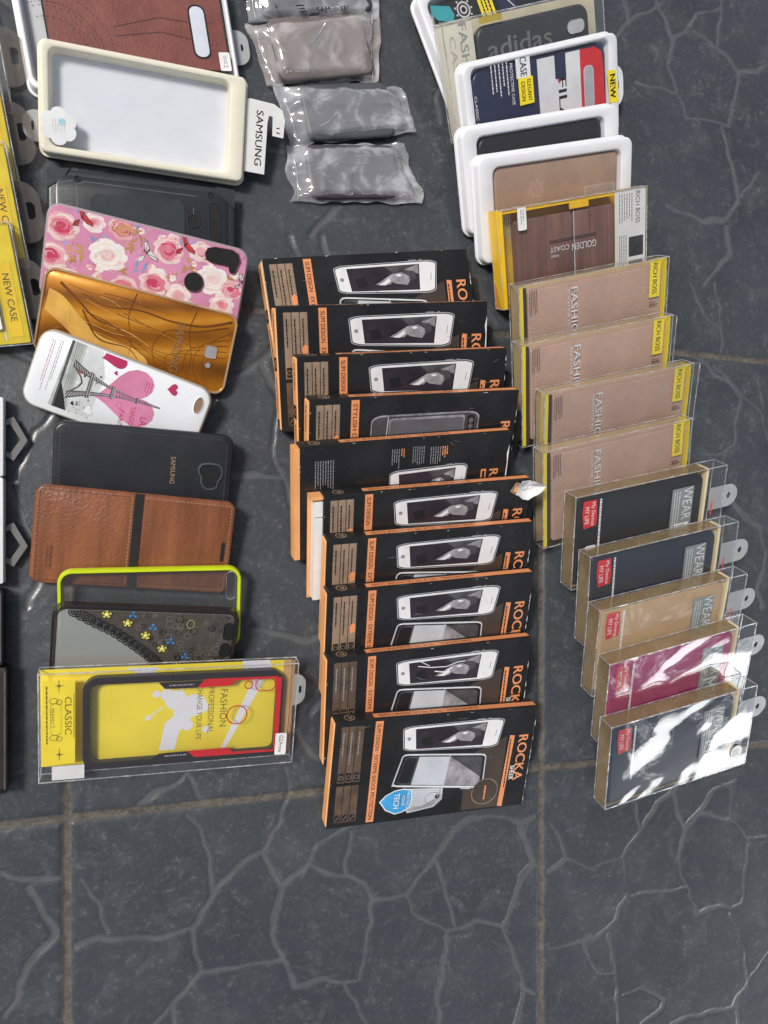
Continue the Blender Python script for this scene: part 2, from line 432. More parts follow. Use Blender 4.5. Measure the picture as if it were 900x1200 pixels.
CR_M = [[(535,163),(552,156),(566,143),(586,135),(602,120),(594,99),(592,71),(578,61),(549,59)],[(566,153),(586,137),(611,118),(628,105),(637,77)],[(578,61),(576,53)],[(623,143),(631,111)],[(577,22),(590,8),(606,-5),(626,-19),(634,-41),(631,-56),(623,-82),(629,-104)],[(583,17),(628,-18)],[(618,-128),(628,-141)]]

# ------------------------------------------------------------------ camera, light
CAM_H = .62
TAU = RAD(18.3)
cam = bpy.data.cameras.new('camera')
cam.sensor_fit = 'VERTICAL'; cam.sensor_height = 36; cam.sensor_width = 27
cam.lens = 36 * 867 / 1200
cam.clip_start = .01; cam.clip_end = 200
co = bpy.data.objects.new('camera', cam); col.objects.link(co)
s_, c_ = math.sin(TAU), math.cos(TAU)
co.matrix_world = Matrix(((c_, 0, -s_, 0), (0, 1, 0, 0), (s_, 0, c_, CAM_H), (0, 0, 0, 1)))
scene.camera = co

SUN_DIR = Vector((-.55, .26, .80)).normalized()      # towards the light
elev = math.asin(SUN_DIR.z); azi = math.atan2(SUN_DIR.x, SUN_DIR.y)
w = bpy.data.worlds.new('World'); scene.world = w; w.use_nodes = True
nt = w.node_tree
bg = nt.nodes['Background']
sky = nt.nodes.new('ShaderNodeTexSky'); sky.sky_type = 'NISHITA'; sky.sun_disc = False
sky.sun_elevation = elev; sky.sun_rotation = azi
sky.air_density = 1.0; sky.dust_density = 3.0; sky.ozone_density = 1.0
# thin white cloud: hazy, pale sky plus an invented bright bank, low near right, for film highlights
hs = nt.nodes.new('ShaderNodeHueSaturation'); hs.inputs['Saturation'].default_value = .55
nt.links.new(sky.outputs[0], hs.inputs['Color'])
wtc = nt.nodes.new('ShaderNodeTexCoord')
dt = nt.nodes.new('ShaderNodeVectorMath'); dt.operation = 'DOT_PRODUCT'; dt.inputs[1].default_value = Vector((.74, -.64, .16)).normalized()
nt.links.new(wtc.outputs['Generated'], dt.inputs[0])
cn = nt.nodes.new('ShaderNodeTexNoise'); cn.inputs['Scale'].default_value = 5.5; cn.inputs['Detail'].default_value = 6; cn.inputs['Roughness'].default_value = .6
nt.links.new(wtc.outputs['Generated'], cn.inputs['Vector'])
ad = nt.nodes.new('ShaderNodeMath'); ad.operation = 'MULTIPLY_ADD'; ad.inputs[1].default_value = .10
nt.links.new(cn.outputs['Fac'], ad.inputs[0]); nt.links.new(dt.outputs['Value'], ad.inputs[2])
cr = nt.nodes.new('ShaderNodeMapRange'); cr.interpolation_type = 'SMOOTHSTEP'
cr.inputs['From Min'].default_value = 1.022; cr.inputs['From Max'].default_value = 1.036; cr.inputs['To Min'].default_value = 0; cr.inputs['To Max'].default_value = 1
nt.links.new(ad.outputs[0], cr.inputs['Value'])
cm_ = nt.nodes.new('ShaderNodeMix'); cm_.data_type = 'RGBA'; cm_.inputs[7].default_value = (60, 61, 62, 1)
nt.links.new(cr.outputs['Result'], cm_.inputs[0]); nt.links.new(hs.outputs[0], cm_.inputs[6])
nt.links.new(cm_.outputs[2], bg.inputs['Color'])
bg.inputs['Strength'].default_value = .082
sl = bpy.data.lights.new('sun', 'SUN'); sl.energy = 2.95; sl.angle = RAD(13); sl.color = (1, .95, .88)
so = bpy.data.objects.new('sun', sl); col.objects.link(so)
so.rotation_euler = SUN_DIR.to_track_quat('Z', 'Y').to_euler()
so.location = SUN_DIR * 3
scene.view_settings.view_transform = 'Standard'
scene.view_settings.look = 'None'
scene.view_settings.exposure = 0
scene.view_settings.gamma = 1
scene.render.engine = 'CYCLES'
cy = scene.cycles
cy.use_denoising = True
cy.max_bounces = 10; cy.transparent_max_bounces = 40; cy.glossy_bounces = 5; cy.diffuse_bounces = 4; cy.transmission_bounces = 6
cy.caustics_reflective = False; cy.caustics_refractive = False

# ------------------------------------------------------------------ floor of printed slate tiles with real joints and crazing
def build_floor():
    def axis(a, b, step, lim):
        fine = list(np.arange(a, b, step))
        lo, q, d = [], a, step
        while q > -lim: d *= 1.35; q -= d; lo.append(q)
        hi, q, d = [], fine[-1], step
        while q < lim: d *= 1.35; q += d; hi.append(q)
        return np.array(lo[::-1] + fine + hi)
    X = axis(-.16, .76, .0014, 2.2); Y = axis(-.62, .62, .0014, 2.2)
    nx, ny = len(X), len(Y)
    GX, GY = np.meshgrid(X, Y)
    def wob(x, y, k, sd):
        r = np.random.RandomState(sd); o = np.zeros_like(x)
        for _ in range(7):
            a = r.uniform(0, 6.28); f = k * r.uniform(.5, 1.6); o += np.sin((x * math.cos(a) + y * math.sin(a)) * f + r.uniform(0, 6.28))
        return o / 7 ** .5
    WX = GX + .0011 * wob(GX, GY, 240, 1); WY = GY + .0011 * wob(GX, GY, 240, 2)
    HW = .0022 * (1 + .38 * wob(GX, GY, 60, 3))
    crack = np.zeros_like(GX)
    def seg(p, q, k=1.):
        (x0, y0), (x1, y1) = p, q
        m = .012
        i0, i1 = np.searchsorted(X, [min(x0, x1) - m, max(x0, x1) + m]); j0, j1 = np.searchsorted(Y, [min(y0, y1) - m, max(y0, y1) + m])
        if i1 <= i0 or j1 <= j0: return
        sl = np.s_[j0:j1, i0:i1]
        dx, dy = x1 - x0, y1 - y0; L2 = dx * dx + dy * dy + 1e-12
        t = np.clip(((WX[sl] - x0) * dx + (WY[sl] - y0) * dy) / L2, 0, 1)
        d = np.hypot(WX[sl] - x0 - t * dx, WY[sl] - y0 - t * dy)
        hw = np.clip(HW[sl], .0013, .005) * k
        v = np.clip((hw + .0010 - d) / .0020, 0, 1)
        crack[sl] = np.maximum(crack[sl], v * v * (3 - 2 * v))
    TX, TY = .4164, .409
    def add(polys, ox, oy, k=1., box=None):
        for pl in polys:
            P = [(x * .001 + ox, y * .001 + oy) for x, y in pl]
            for p, q in zip(P, P[1:]):
                if box:
                    mx, my = (p[0] + q[0]) / 2, (p[1] + q[1]) / 2
                    if not (box[0] < mx < box[1] and box[2] < my < box[3]): continue
                seg(p, q, k)
    low, up = -.2375, .1715
    # every tile carries the same moulded pattern; tiles seen from close get their own tracing
    add(CR_L, 0, 0); add(CR_R, 0, 0); add(CR_T, 0, 0, .85); add(CR_M, 0, 0, .8); add(CR_U, 0, 0, .95)
    add(CR_U, -TX, 0, 1, (-.0534, .363, up, 1)); add(CR_L + CR_R, 0, TY, 1, (-.0534, .363, low, up))
    add(CR_U, -TX, -TY, 1, (-.0534, .363, low, low + .2)); add(CR_L, TX, TY, .9, (.363, .52, low, up))
    add(CR_U, -2 * TX, 0, 1, (-.47, -.0534, up, 1)); add(CR_L + CR_R, -TX, TY, 1, (-.47, -.0534, low, up)); add(CR_L + CR_R, TX, 0, 1, (.80, 1.2, -.65, low))
    add(CR_L + CR_R, -TX, 0, 1, (-.47, -.12, -.65, low)); add(CR_L + CR_R, 0, 2 * TY, 1, (-.0534, .363, .36, .6))
    gd = np.full_like(GX, 9.)
    for k in range(-5, 6):
        gd = np.minimum(gd, np.abs(.8 * GX + .2 * WX - (-.0534 + TX * k)))
        gd = np.minimum(gd, np.abs(.8 * GY + .2 * WY - (low + TY * k - .0160 * (GX + .0534))))
    v = np.clip((.0037 + .0002 * wob(GX, GY, 150, 5) - gd) / .0013, 0, 1)
    grout = v * v * (3 - 2 * v)
    rim = np.clip((.0075 - gd) / .004, 0, 1)
    slate = .00022 * wob(GX, GY, 26, 8) + .00007 * wob(GX, GY, 120, 9)
    Z = slate - .00085 * crack - .0016 * grout - .0005 * rim - .0012
    crack = crack * (1 - grout)
    me = bpy.data.meshes.new('floor')
    nv = nx * ny
    me.vertices.add(nv)
    me.vertices.foreach_set('co', np.stack([GX, GY, Z], -1).astype(np.float32).ravel())
    I = np.arange(nv).reshape(ny, nx)
    quads = np.stack([I[:-1, :-1], I[:-1, 1:], I[1:, 1:], I[1:, :-1]], -1).reshape(-1, 4)
    me.loops.add(quads.size); me.polygons.add(len(quads))
    me.loops.foreach_set('vertex_index', quads.ravel().astype(np.int32))
    me.polygons.foreach_set('loop_start', np.arange(0, quads.size, 4, dtype=np.int32))
    me.polygons.foreach_set('use_smooth', np.ones(len(quads), dtype=bool))
    for nm, arr in (('crack', crack), ('grout', grout)):
        me.attributes.new(nm, 'FLOAT', 'POINT').data.foreach_set('value', arr.astype(np.float32).ravel())
    me.update(calc_edges=True)
    m, nt, out = new_mat('slate_tiles')
    L = nt.links.new
    b = N(nt, 'ShaderNodeBsdfPrincipled')
    tc = N(nt, 'ShaderNodeTexCoord')
    def nz(sc, det=6., ro=.6, dist=0.):
        n = N(nt, 'ShaderNodeTexNoise', Scale=sc, Detail=det, Roughness=ro, Distortion=dist); L(tc.outputs['Object'], n.inputs['Vector']); return n
    def ramp(src, p0, c0, p1, c1):
        r = N(nt, 'ShaderNodeValToRGB'); e = r.color_ramp.elements
        e[0].position, e[1].position = p0, p1; e[0].color = (*c0, 1); e[1].color = (*c1, 1); L(src, r.inputs['Fac']); return r.outputs['Color']
    def mix(f, a, c, mode='MIX'):
        x = N(nt, 'ShaderNodeMix', data_type='RGBA', blend_type=mode)
        if isinstance(f, float): x.inputs[0].default_value = f
        else: L(f, x.inputs[0])
        for sck, q in ((x.inputs[6], a), (x.inputs[7], c)):
            if isinstance(q, tuple): sck.default_value = (*q, 1)
            else: L(q, sck)
        return x.outputs[2]
    big = ramp(nz(9, 5).outputs['Fac'], .3, (.039, .0455, .054), .72, (.059, .067, .078))
    patch = ramp(nz(38, 8, .72, .8).outputs['Fac'], .50, (0, 0, 0), .78, (1, 1, 1))
    c1 = mix(patch, big, (.092, .099, .108))
    scr = ramp(nz(260, 4, .7).outputs['Fac'], .54, (0, 0, 0), .72, (1, 1, 1))
    pw_ = N(nt, 'ShaderNodeMath', operation='MULTIPLY_ADD'); pw_.inputs[1].default_value = .75; pw_.inputs[2].default_value = .22; L(patch, pw_.inputs[0])
    x = N(nt, 'ShaderNodeMath', operation='MULTIPLY'); L(pw_.outputs[0], x.inputs[0]); L(scr, x.inputs[1])
    c2 = mix(x.outputs[0], c1, (.225, .232, .235))
    ca = N(nt, 'ShaderNodeAttribute', attribute_name='crack'); ga = N(nt, 'ShaderNodeAttribute', attribute_name='grout')
    crc = ramp(nz(60, 5).outputs['Fac'], .3, (.080, .087, .096), .7, (.118, .126, .136))
    cf = N(nt, 'ShaderNodeMath', operation='MULTIPLY'); cf.inputs[1].default_value = .85; L(ca.outputs['Fac'], cf.inputs[0])
    c3 = mix(cf.outputs[0], c2, crc)
    gcol = ramp(nz(170, 6, .7).outputs['Fac'], .32, (.048, .042, .035), .70, (.165, .145, .120))
    c4 = mix(ga.outputs['Fac'], c3, gcol)
    L(c4, b.inputs['Base Color'])
    rr = N(nt, 'ShaderNodeMapRange'); rr.inputs['To Min'].default_value = .27; rr.inputs['To Max'].default_value = .52
    L(nz(30, 6).outputs['Fac'], rr.inputs['Value'])
    ra = N(nt, 'ShaderNodeMath', operation='MULTIPLY_ADD'); ra.inputs[1].default_value = .35; L(ga.outputs['Fac'], ra.inputs[0]); L(rr.outputs['Result'], ra.inputs[2])
    iv = N(nt, 'ShaderNodeMath', operation='SUBTRACT'); iv.inputs[0].default_value = 1.; L(ca.outputs['Fac'], iv.inputs[1])
    ed_ = N(nt, 'ShaderNodeMath', operation='MULTIPLY'); L(iv.outputs[0], ed_.inputs[0]); L(ca.outputs['Fac'], ed_.inputs[1])
    rb = N(nt, 'ShaderNodeMath', operation='MULTIPLY_ADD', use_clamp=True); rb.inputs[1].default_value = -.9; L(ed_.outputs[0], rb.inputs[0]); L(ra.outputs[0], rb.inputs[2])
    L(rb.outputs[0], b.inputs['Roughness'])
    b.inputs['Specular IOR Level'].default_value = .5
    bp = N(nt, 'ShaderNodeBump', Strength=.30, Distance=.0010); L(nz(150, 8, .7).outputs['Fac'], bp.inputs['Height'])
    bp2 = N(nt, 'ShaderNodeBump', Strength=.16, Distance=.003); L(nz(34, 6, .65, .6).outputs['Fac'], bp2.inputs['Height']); L(bp.outputs['Normal'], bp2.inputs['Normal'])
    L(bp2.outputs['Normal'], b.inputs['Normal'])
    L(b.outputs[0], out.inputs['Surface'])
    me.materials.append(m)
    o = put('floor', me); o['kind'] = 'structure'; o['label'] = 'dark slate floor tiles with moulded crack lines and brown grout joints'
build_floor()

def qmap(q):
    (ax, ay), (bx, by), (cx, cy_), (dx, dy) = q      # TL TR BR BL
    def f(u, v):
        return ((dx * (1 - u) + cx * u) * (1 - v) + (ax * (1 - u) + bx * u) * v, (dy * (1 - u) + cy_ * u) * (1 - v) + (ay * (1 - u) + by * u) * v)
    return f

# ------------------------------------------------------------------ middle: black and orange boxes
RW, RH, RT = .186, .100, .0128
def phone_print(P, q, scr, screen=True, scratch=False, L=2):
    f = qmap(q)
    body = [f(u, v) for u, v in rrect(0, 1, 0, 1, .12, 5)]
    cx = sum(p[0] for p in body) / len(body); cyy = sum(p[1] for p in body) / len(body)
    big = [(cx + (x - cx) * 1.03, cyy + (y - cyy) * 1.10) for x, y in body]
    P.poly(big, SILVER_INK, L); P.poly([(cx + (x - cx) * 1.018, cyy + (y - cyy) * 1.06) for x, y in body], INK_BLACK, L + 1)
    P.poly(body, INK_WHITE, L + 2)
    P.line([f(.72, 1.07), f(.80, 1.07)], .9, INK_GREY, L + 3); P.line([f(.83, 1.07), f(.86, 1.07)], .9, INK_GREY, L + 3)
    g = qmap(scr)
    P.poly([g(0, 0), g(1, 0), g(1, 1), g(0, 1)], SCREEN_INK, L + 3)
    for pts, m in (([(.50, 1), (.98, 1), (.99, .62), (.80, .80)], GREY_PRINT), ([(.50, 1), (.62, .70), (.80, .82), (.99, 1)], DARKGREY_PRINT),
                   ([(.36, .26), (.60, .66), (.70, .60), (.56, .24)], GREY_PRINT), ([(.40, .24), (.60, .56), (.63, .50), (.50, .22)], INK_WHITE),
                   ([(.60, .66), (.74, .72), (.88, .50), (.82, .20), (.64, .28), (.56, .44)], GREY_PRINT), ([(.70, .52), (.78, .56), (.80, .34), (.72, .30)], INK_GREY),
                   ([(.74, .80), (.92, .74), (.95, .44), (.86, .36), (.84, .58)], DARKGREY_PRINT), ([(.30, .30), (.36, .30), (.58, .62), (.55, .66)], INK_BLACK),
                   ([(.66, .62), (.72, .66), (.75, .58), (.69, .54)], INK_WHITE), ([(.08, .55), (.22, .60), (.26, .20), (.10, .12)], INK_BLACK)):
        P.poly([g(u, v) for u, v in pts], m, L + 4)
    P.poly([f(u, v) for u, v in circle(.045, .5, .02, 14, .075)], GREY_PRINT, L + 4)
    P.line([f(.955, .38), f(.955, .62)], .6, INK_GREY, L + 4)
    if scratch:
        P.line([g(.12, .80), g(.30, .68), g(.52, .64), g(.66, .78), g(.78, .80)], .8, INK_WHITE, L + 6)
        P.line([g(.35, .48), g(.50, .40), g(.60, .58)], 1.0, INK_WHITE, L + 6); P.line([g(.16, 1.0), g(.28, .76)], .6, INK_WHITE, L + 6)

def scuffs(P, seed):
    """worn white paper showing along the edges of a handled box"""
    r = random.Random(seed * 17); W_, H_ = RW * 1000, RH * 1000
    for k in range(r.randint(9, 15)):
        s = r.choice('rrrttl'); ln = r.uniform(1.5, 9) if s == 'r' else r.uniform(.6, 3.5); wd = r.uniform(.25, .8); q = r.uniform(4, 90) / 100
        if s == 'r': P.poly([(W_ - .4, H_ * q), (W_ - .4 - wd, H_ * q + ln * .4), (W_ - .4 - wd * .4, H_ * q + ln * .8), (W_ - .4, H_ * q + ln)] if H_ * q + ln < H_ else [(W_ - 2, H_ - .4), (W_ - .4, H_ - 2.2), (W_ - .4, H_ - .4)], PAPER, 12)
        elif s == 't': P.poly([(W_ * q, H_ - .4), (W_ * q + ln * .4, H_ - .4 - wd * .7), (W_ * q + ln, H_ - .4)], PAPER, 12)
        else: P.poly([(.4, H_ * q), (.4 + wd * .7, H_ * q + ln * .5), (.4, H_ * q + ln)], PAPER, 12)
    if seed in (2, 5): P.poly([(W_ - .4, 52), (W_ - 1.6, 60), (W_ - 1.2, 72), (W_ - 2.2, 80), (W_ - .4, 88)], PAPER, 12)
    for k in range(5):
        x, y = r.uniform(10, W_ - 10), r.uniform(50, H_ - 4); P.line([(x, y), (x + r.uniform(-9, 9), y + r.uniform(-3, 3))], .22, INK_GREY, 12)
def rock_front(kind='slim', scratch=False, lightwood=False, seed=1):
    P = Print(RW, RT)
    P.rect(.5, RW * 1000 - .5, .5, RH * 1000 - .5, BLACK_CARD, .3); scuffs(P, seed)
    if kind == 'back':
        P.bars(11.7, 28.5, 61, 86.5, 8, INK_GREY, seed=4, fill=.38)
        P.bars(76.6, 84.5, 74, 91.5, 4, INK_GREY, seed=5, fill=.36); P.bars(84.8, 88.6, 83, 91.5, 2, ORANGE, seed=6, fill=.4)
        P.bars(95, 106.6, 76, 92.4, 6, INK_GREY, seed=7, fill=.36)
        P.bars(111, 121.5, 75, 91, 5, INK_GREY, seed=8, fill=.36); P.bars(121.8, 127.6, 81, 91, 3, ORANGE, seed=9, fill=.5)
        phone_print(P, [(76.5, 71), (146.5, 73), (144, 44), (78, 44)], [(84, 69), (136, 71), (134, 46), (86, 46)])
        rockx = 171
    else:
        # three plank panels with tiny captions, orange strip
        for i in range(3):
            x0 = 5.5 + i * 6.7
            P.rect(x0, x0 + 6.1, 43, 95, WOOD_LIGHT if lightwood else WOOD_PRINT, 1); P.rect(x0, x0 + 6.1, 5, 40, WOOD_PRINT, 1)
            P.bars(x0 + 1.6, x0 + 3.2, 58, 90, 1, INK_BLACK if lightwood else INK_GREY, 2, seed=20 + i, fill=.7)
            P.rect(x0 + .8, x0 + 5.3, 44, 52, INK_BLACK, 2); P.rect(x0 + .8, x0 + 5.0, 6, 12, INK_BLACK, 2)
            P.ring(circle(x0 + 3, 48, 2.0, 12), .5, WOOD_LIGHT, 3)
            P.line([(x0 + 1.5, 7), (x0 + 4.4, 11)], .5, WOOD_LIGHT, 3)
        if lightwood: P.poly([(19.5, 66), (22, 70), (25, 68), (24.5, 62), (21, 60)], ORANGE, 3)
        P.rect(34.4, 41.2, 2, 98, ORANGE, 1)
        if kind == 'slim':
            P.text('SLIM DESIGN · EXTREME SHOCK PROTECTION', 37.8, 50, 91, 3.6, INK_BLACK, -90, 2, .012)
            phone_print(P, [(60.4, 89.5), (153.9, 90.8), (149.6, 64.5), (62.8, 68.4)], [(70.7, 87.8), (138, 88.9), (135.7, 66.6), (73, 68.6)], scratch=scratch)
            # clear shell seen from behind
            f = qmap([(61.9, 65), (141.5, 57.5), (142.2, 22.5), (54.1, 34)])
            o = [f(u, v) for u, v in rrect(0, 1, 0, 1, .09, 5)]
            P.poly(o, SILVER_INK, 1.5); P.poly([f(u, v) for u, v in rrect(.015, .985, .04, .96, .08, 5)], INK_BLACK, 2)
            P.poly([f(u, v) for u, v in rrect(.045, .955, .08, .92, .07, 5)], DARKGREY_PRINT, 3)
            P.poly([f(.20, .08), f(.55, .08), f(.55, .92), f(.20, .92)], SILVER_INK, 4)
            P.poly([f(.56, .08), f(.95, .08), f(.95, .34), f(.56, .92)], GREY_PRINT, 4); P.line([f(.555, .02), f(.555, .98)], .8, SILVER_INK, 5)
            P.poly([f(u, v) for u, v in rrect(.05, .18, .12, .88, .05, 5)], INK_BLACK, 5)
            P.line([f(.0, .04), f(.5, .045), f(1, .05)], 1.1, INK_WHITE, 5); P.line([f(.02, .97), f(.5, .97), f(.98, .97)], .8, INK_WHITE, 5)
            P.line([f(.75, -.01), f(.86, -.01)], 1.2, SILVER_INK, 5)
            low = [(64, 31), (103, 27.5), (103.5, 16), (96, 9.2), (72, 6), (66, 14)]
            P.poly(low, SILVER_INK, 1.2); P.poly([(66, 29.5), (101, 27), (101.5, 16.5), (95, 10.6), (73, 7.4), (68, 14)], GREY_PRINT, 1.4)
            P.poly([(66, 30), (100, 27), (100.5, 19), (84, 12), (70, 12)], SILVER_INK, 1.5)
            P.ring([(95 + 8 * x, 18 + 6.2 * y) for x, y in circle(0, 0, 1, 16)], .7, INK_GREY, 2); P.poly(circle(98.5, 19.5, 2.2, 14), INK_BLACK, 3); P.poly(circle(98.8, 19.8, .9, 10), INK_GREY, 4)
            sh = [(44.6, 20.6), (50, 26.5), (58, 30.4), (66, 31.3), (74, 29.5), (75, 21), (74, 11.8), (67, 7.8), (60, 6.6), (51, 11.5)]
            P.poly(sh, INK_WHITE, 6); cxs, cys = 61.5, 19.5
            P.poly([(cxs + (x - cxs) * .92, cys + (y - cys) * .92) for x, y in sh], BLUE_PRINT, 7)
            P.text('PROTECT', 71, 19.6, 17, 2.6, INK_WHITE, -90, 8); P.text('YOUR', 66.8, 19.6, 10.5, 2.8, INK_WHITE, -90, 8, .01); P.text('TECH', 60.6, 19.8, 15, 5.0, INK_WHITE, -90, 8, .02)
            P.poly([(121, 55.3), (143, 66), (159.5, 73), (159.8, 2), (124, 2)], BROWN_PRINT, .5)
            P.poly(circle(144.6, 19, 13.2, 32), BROWN_PRINT, 6); P.ring(circle(144.6, 19, 13.2, 32), .7, WOOD_LIGHT, 7)
            P.bars(143.0, 146.4, 11, 25, 1, ORANGE, 7, seed=31, fill=.5)
        else:
            P.text('STYLISH DESIGN', 37.8, 72, 46, 3.6, INK_BLACK, -90, 2, .012)
            f = qmap([(52, 84), (150, 84), (149, 36), (50, 36)])
            P.poly([f(u, v) for u, v in rrect(0, 1, 0, 1, .11, 5)], GREY_PRINT, 1); P.poly([f(u, v) for u, v in rrect(.01, .99, .03, .97, .10, 5)], DARKGREY_PRINT, 2)
            P.poly([f(u, v) for u, v in rrect(.16, .86, .09, .94, .03, 4)], GREY_PRINT, 3); P.poly([f(u, v) for u, v in rrect(.17, .85, .09, .90, .03, 4)], mat('carbon_grey_print', (.12, .125, .14), .4, var=.25, scale=25), 4)
            P.line([f(.13, .03), f(.15, .97)], .8, SILVER_INK, 3)
            P.poly([f(u, v) for u, v in rrect(.89, .955, .52, .93, .03, 5)], INK_BLACK, 4)
            for v in (.61, .72, .83):
                P.ring([f(a, b) for a, b in circle(.922, v, .02, 14, .045)], .5, INK_GREY, 5); P.poly([f(a, b) for a, b in circle(.922, v, .008, 8, .02)], INK_GREY, 5)
        rockx = 176
        if kind == 'slim': P.poly([(162.2, 73.6), (167, 73), (164.4, 1.2), (159.6, 1.9)], ORANGE, 3); P.bars(162.3, 164.6, 8, 70, 1, INK_BLACK, 4, seed=33, fill=.55)
    if kind == 'back':
        P.rect(160.5, 165.5, 57, 67, ORANGE, 1); P.rect(161.8, 164.2, 58.6, 65.4, INK_BLACK, 2); P.text('ROCKA', 173, 45, 43, 8.5, ORANGE, -90, 2, .03)
    else:
        P.text('ROCKA', rockx, 50, 46, 9.4, ORANGE, -90, 5, .035)
        P.text('SHEER', rockx - 6.8, 35.5, 14.5, 4.6, INK_WHITE, -90, 6, .03)
    return P.mesh('front_print')

def rock_top(word):
    P = Print(RW, RT, O=(-RW / 2, RH, RT), V=(0, 0, -1), Nn=(0, 1, 0))
    P.rect(33.5, 185.4, 2.6, 9.0, ORANGE, 1)
    P.text(word, 84, 5.8, 92, 3.4, INK_BLACK, 180, 2, .012)
    P.ring(circle(13, 5.6, 4.6, 22), .8, WOOD_LIGHT, 1); P.text('R', 13, 5.6, 4.2, 5, WOOD_LIGHT, 180, 1, .03)
    return P.mesh('top_print')

def rock_end():
    mb = MB(); x = -RW / 2
    mb.loft([[(x - .0001, .0015, .0006), (x - .0001, RH - .0015, .0006), (x - .0001, RH - .0015, RT - .0008), (x - .0001, .0015, RT - .0008)],
             [(x - .0011, .003, .0012), (x - .0011, RH - .003, .0012), (x - .0011, RH - .003, RT - .0014), (x - .0011, .003, RT - .0014)]], ORANGE_CARD, False, True, smooth=False)
    return mb
def rock_end_print():
    P = Print(RW, RT, O=(-RW / 2 - .0011, RH, 0), U=(0, -1, 0), V=(0, 0, 1), Nn=(-1, 0, 0))
    P.rect(40, 51, 1.8, 11, INK_BLACK, 1); P.line([(42, 9), (45, 4), (48, 9)], .9, ORANGE, 2)
    P.bars(56, 88, 4.6, 8.2, 1, INK_BLACK, 1, vert=False, fill=.6, seed=3); P.bars(6, 34, 4.6, 8.2, 1, INK_BLACK, 1, vert=False, fill=.6, seed=5)
    P.rect(90, 97, 3, 10, INK_BLACK, 1)
    return P
body_me = slab(RW, RH, 0, RT, .0007, BLACK_CARD, b=.0004, seg=2).mesh('box_body')
FR = {'slim': dict(), 'scratch': dict(scratch=True), 'light': dict(lightwood=True), 'stylish': dict(kind='stylish', lightwood=True), 'back': dict(kind='back')}
TOP = {'dual': rock_top('DUAL MATERIAL - TPU & TPE CELLPHONE COVER'), 'carbon': rock_top('CARBON FIBRE TPU CELLPHONE COVER')}
end_me = rock_end().mesh('end_flap'); endp_me = rock_end_print().mesh('end_print')
htab = MB()
htab.loft([[(x, y, z) for x, y in rrect(RW / 2 - .001, RW / 2 + .0125, .036, .078, (.0002, .004, .004, .0002), 4)] for z in (.0006, .0014)], BLACK_CARD, smooth=False)
htab.loft([[(x, y, .00148) for x, y in rrect(RW / 2 + .004, RW / 2 + .0075, .047, .067, .0015, 4)], [(x, y, .00150) for x, y in rrect(RW / 2 + .004, RW / 2 + .0075, .047, .067, .0015, 4)]], DARK_HOLE, smooth=False)
htab_me = htab.mesh('hang_tab')
ROCK = [
 ('R1', 'light', 'dual', 'black phone case box lying flattest, at the far end of the black box stack'),
 ('R2', 'light', 'dual', 'second black box from the far end, its printed end panel fully showing'),
 ('R3', 'light', 'dual', 'third black box from the far end, just behind the box picturing a grey case'),
 ('R4', 'stylish', 'carbon', 'black box picturing a dark grey phone case with camera dots'),
 ('R5', 'back', 'dual', 'black box turned back side up with white text columns and wide orange end'),
 ('R6', 'light', 'dual', 'black box with torn white corner and open white end'),
 ('R7', 'light', 'dual', 'undamaged black box leaning directly on the torn one'),
 ('R8', 'light', 'dual', 'third black and orange box counting from the front of its stack'),
 ('R9', 'scratch', 'dual', 'black box with white scratch across the pictured phone, second from the front'),
 ('R10', 'slim', 'dual', 'frontmost black box with orange strips, its blue shield badge showing'),
]
for key, fr, tp, label in ROCK:
    p = POSES[key]
    t = thing('phone_case_box', label, 'box', p, 'black and orange phone case boxes')
    put('box_body', body_me, t); put('front_print', rock_front(seed=int(key[1:]), **FR[fr]), t); put('top_print', TOP[tp], t); put('hang_tab', htab_me, t)
    if key == 'R5':
        mb = MB(); x = -RW / 2
        prof = [(.0, .0), (-.0048, .0005), (-.0052, .006), (-.0046, RT)]
        mb.loft([[(x + a, y, z) for a, z in prof + [(0, RT)]] for y in (.001, .004, RH - .006, RH - .002)], ORANGE_CARD, smooth=False)
        mb.build('end_flap', t)
    elif key == 'R6':
        mb = MB(); x = -RW / 2
        mb.box(x - .0105, x - .0001, .004, RH - .001, .0008, .0016, ORANGE_CARD); mb.box(x - .0105, x - .0001, RH - .004, RH - .0012, .0018, RT - .001, ORANGE_CARD)
        mb.build('end_flap', t)
        mb = MB(); mb.box(x - .0075, x - .0002, .006, RH - .020, .002, RT - .002, PAPER); mb.box(x - .0075, x - .0002, RH - .019, RH - .006, .002, RT - .002, PAPER)
        mb.build('inner_tray', t)
        P = Print(RW, RT); P.poly([(166, 90), (171, 98), (180, 96), (184, 88), (176, 84)], WOOD_LIGHT, 14); P.poly([(169, 90), (172, 95), (177, 92), (175, 87)], ORANGE_CARD, 15); P.poly([(172, 86), (177, 98.5), (185.4, 99), (185.4, 84)], PAPER, 14.5); P.build('torn_patch', t)
        # torn, curled paper at the upper corner
        mb = MB(); n, k = 16, 7; P = []
        rr = random.Random(3)
        for j in range(k + 1):
            for i in range(n):
                a = 2 * math.pi * i / n; q = j / k
                R_ = q * (.0115 + .0022 * math.sin(3 * a + 1) + rr.uniform(-.0012, .0012) * q)
                P.append((RW / 2 - .0035 + R_ * 1.25 * math.cos(a), RH - .008 + R_ * .72 * math.sin(a), RT + .0012 + .005 * q * q + .0016 * math.sin(4 * a + 5 * q) * q + rr.uniform(-.0006, .0006)))
        mb.faces(P, [(j * n + i, j * n + (i + 1) % n, (j + 1) * n + (i + 1) % n, (j + 1) * n + i) for j in range(k) for i in range(n)], PAPER, True)
        mb.build('torn_paper', t, 60)
    else:
        put('end_flap', end_me, t)
        if key in ('R1', 'R2', 'R3', 'R4'): put('end_print', endp_me, t)

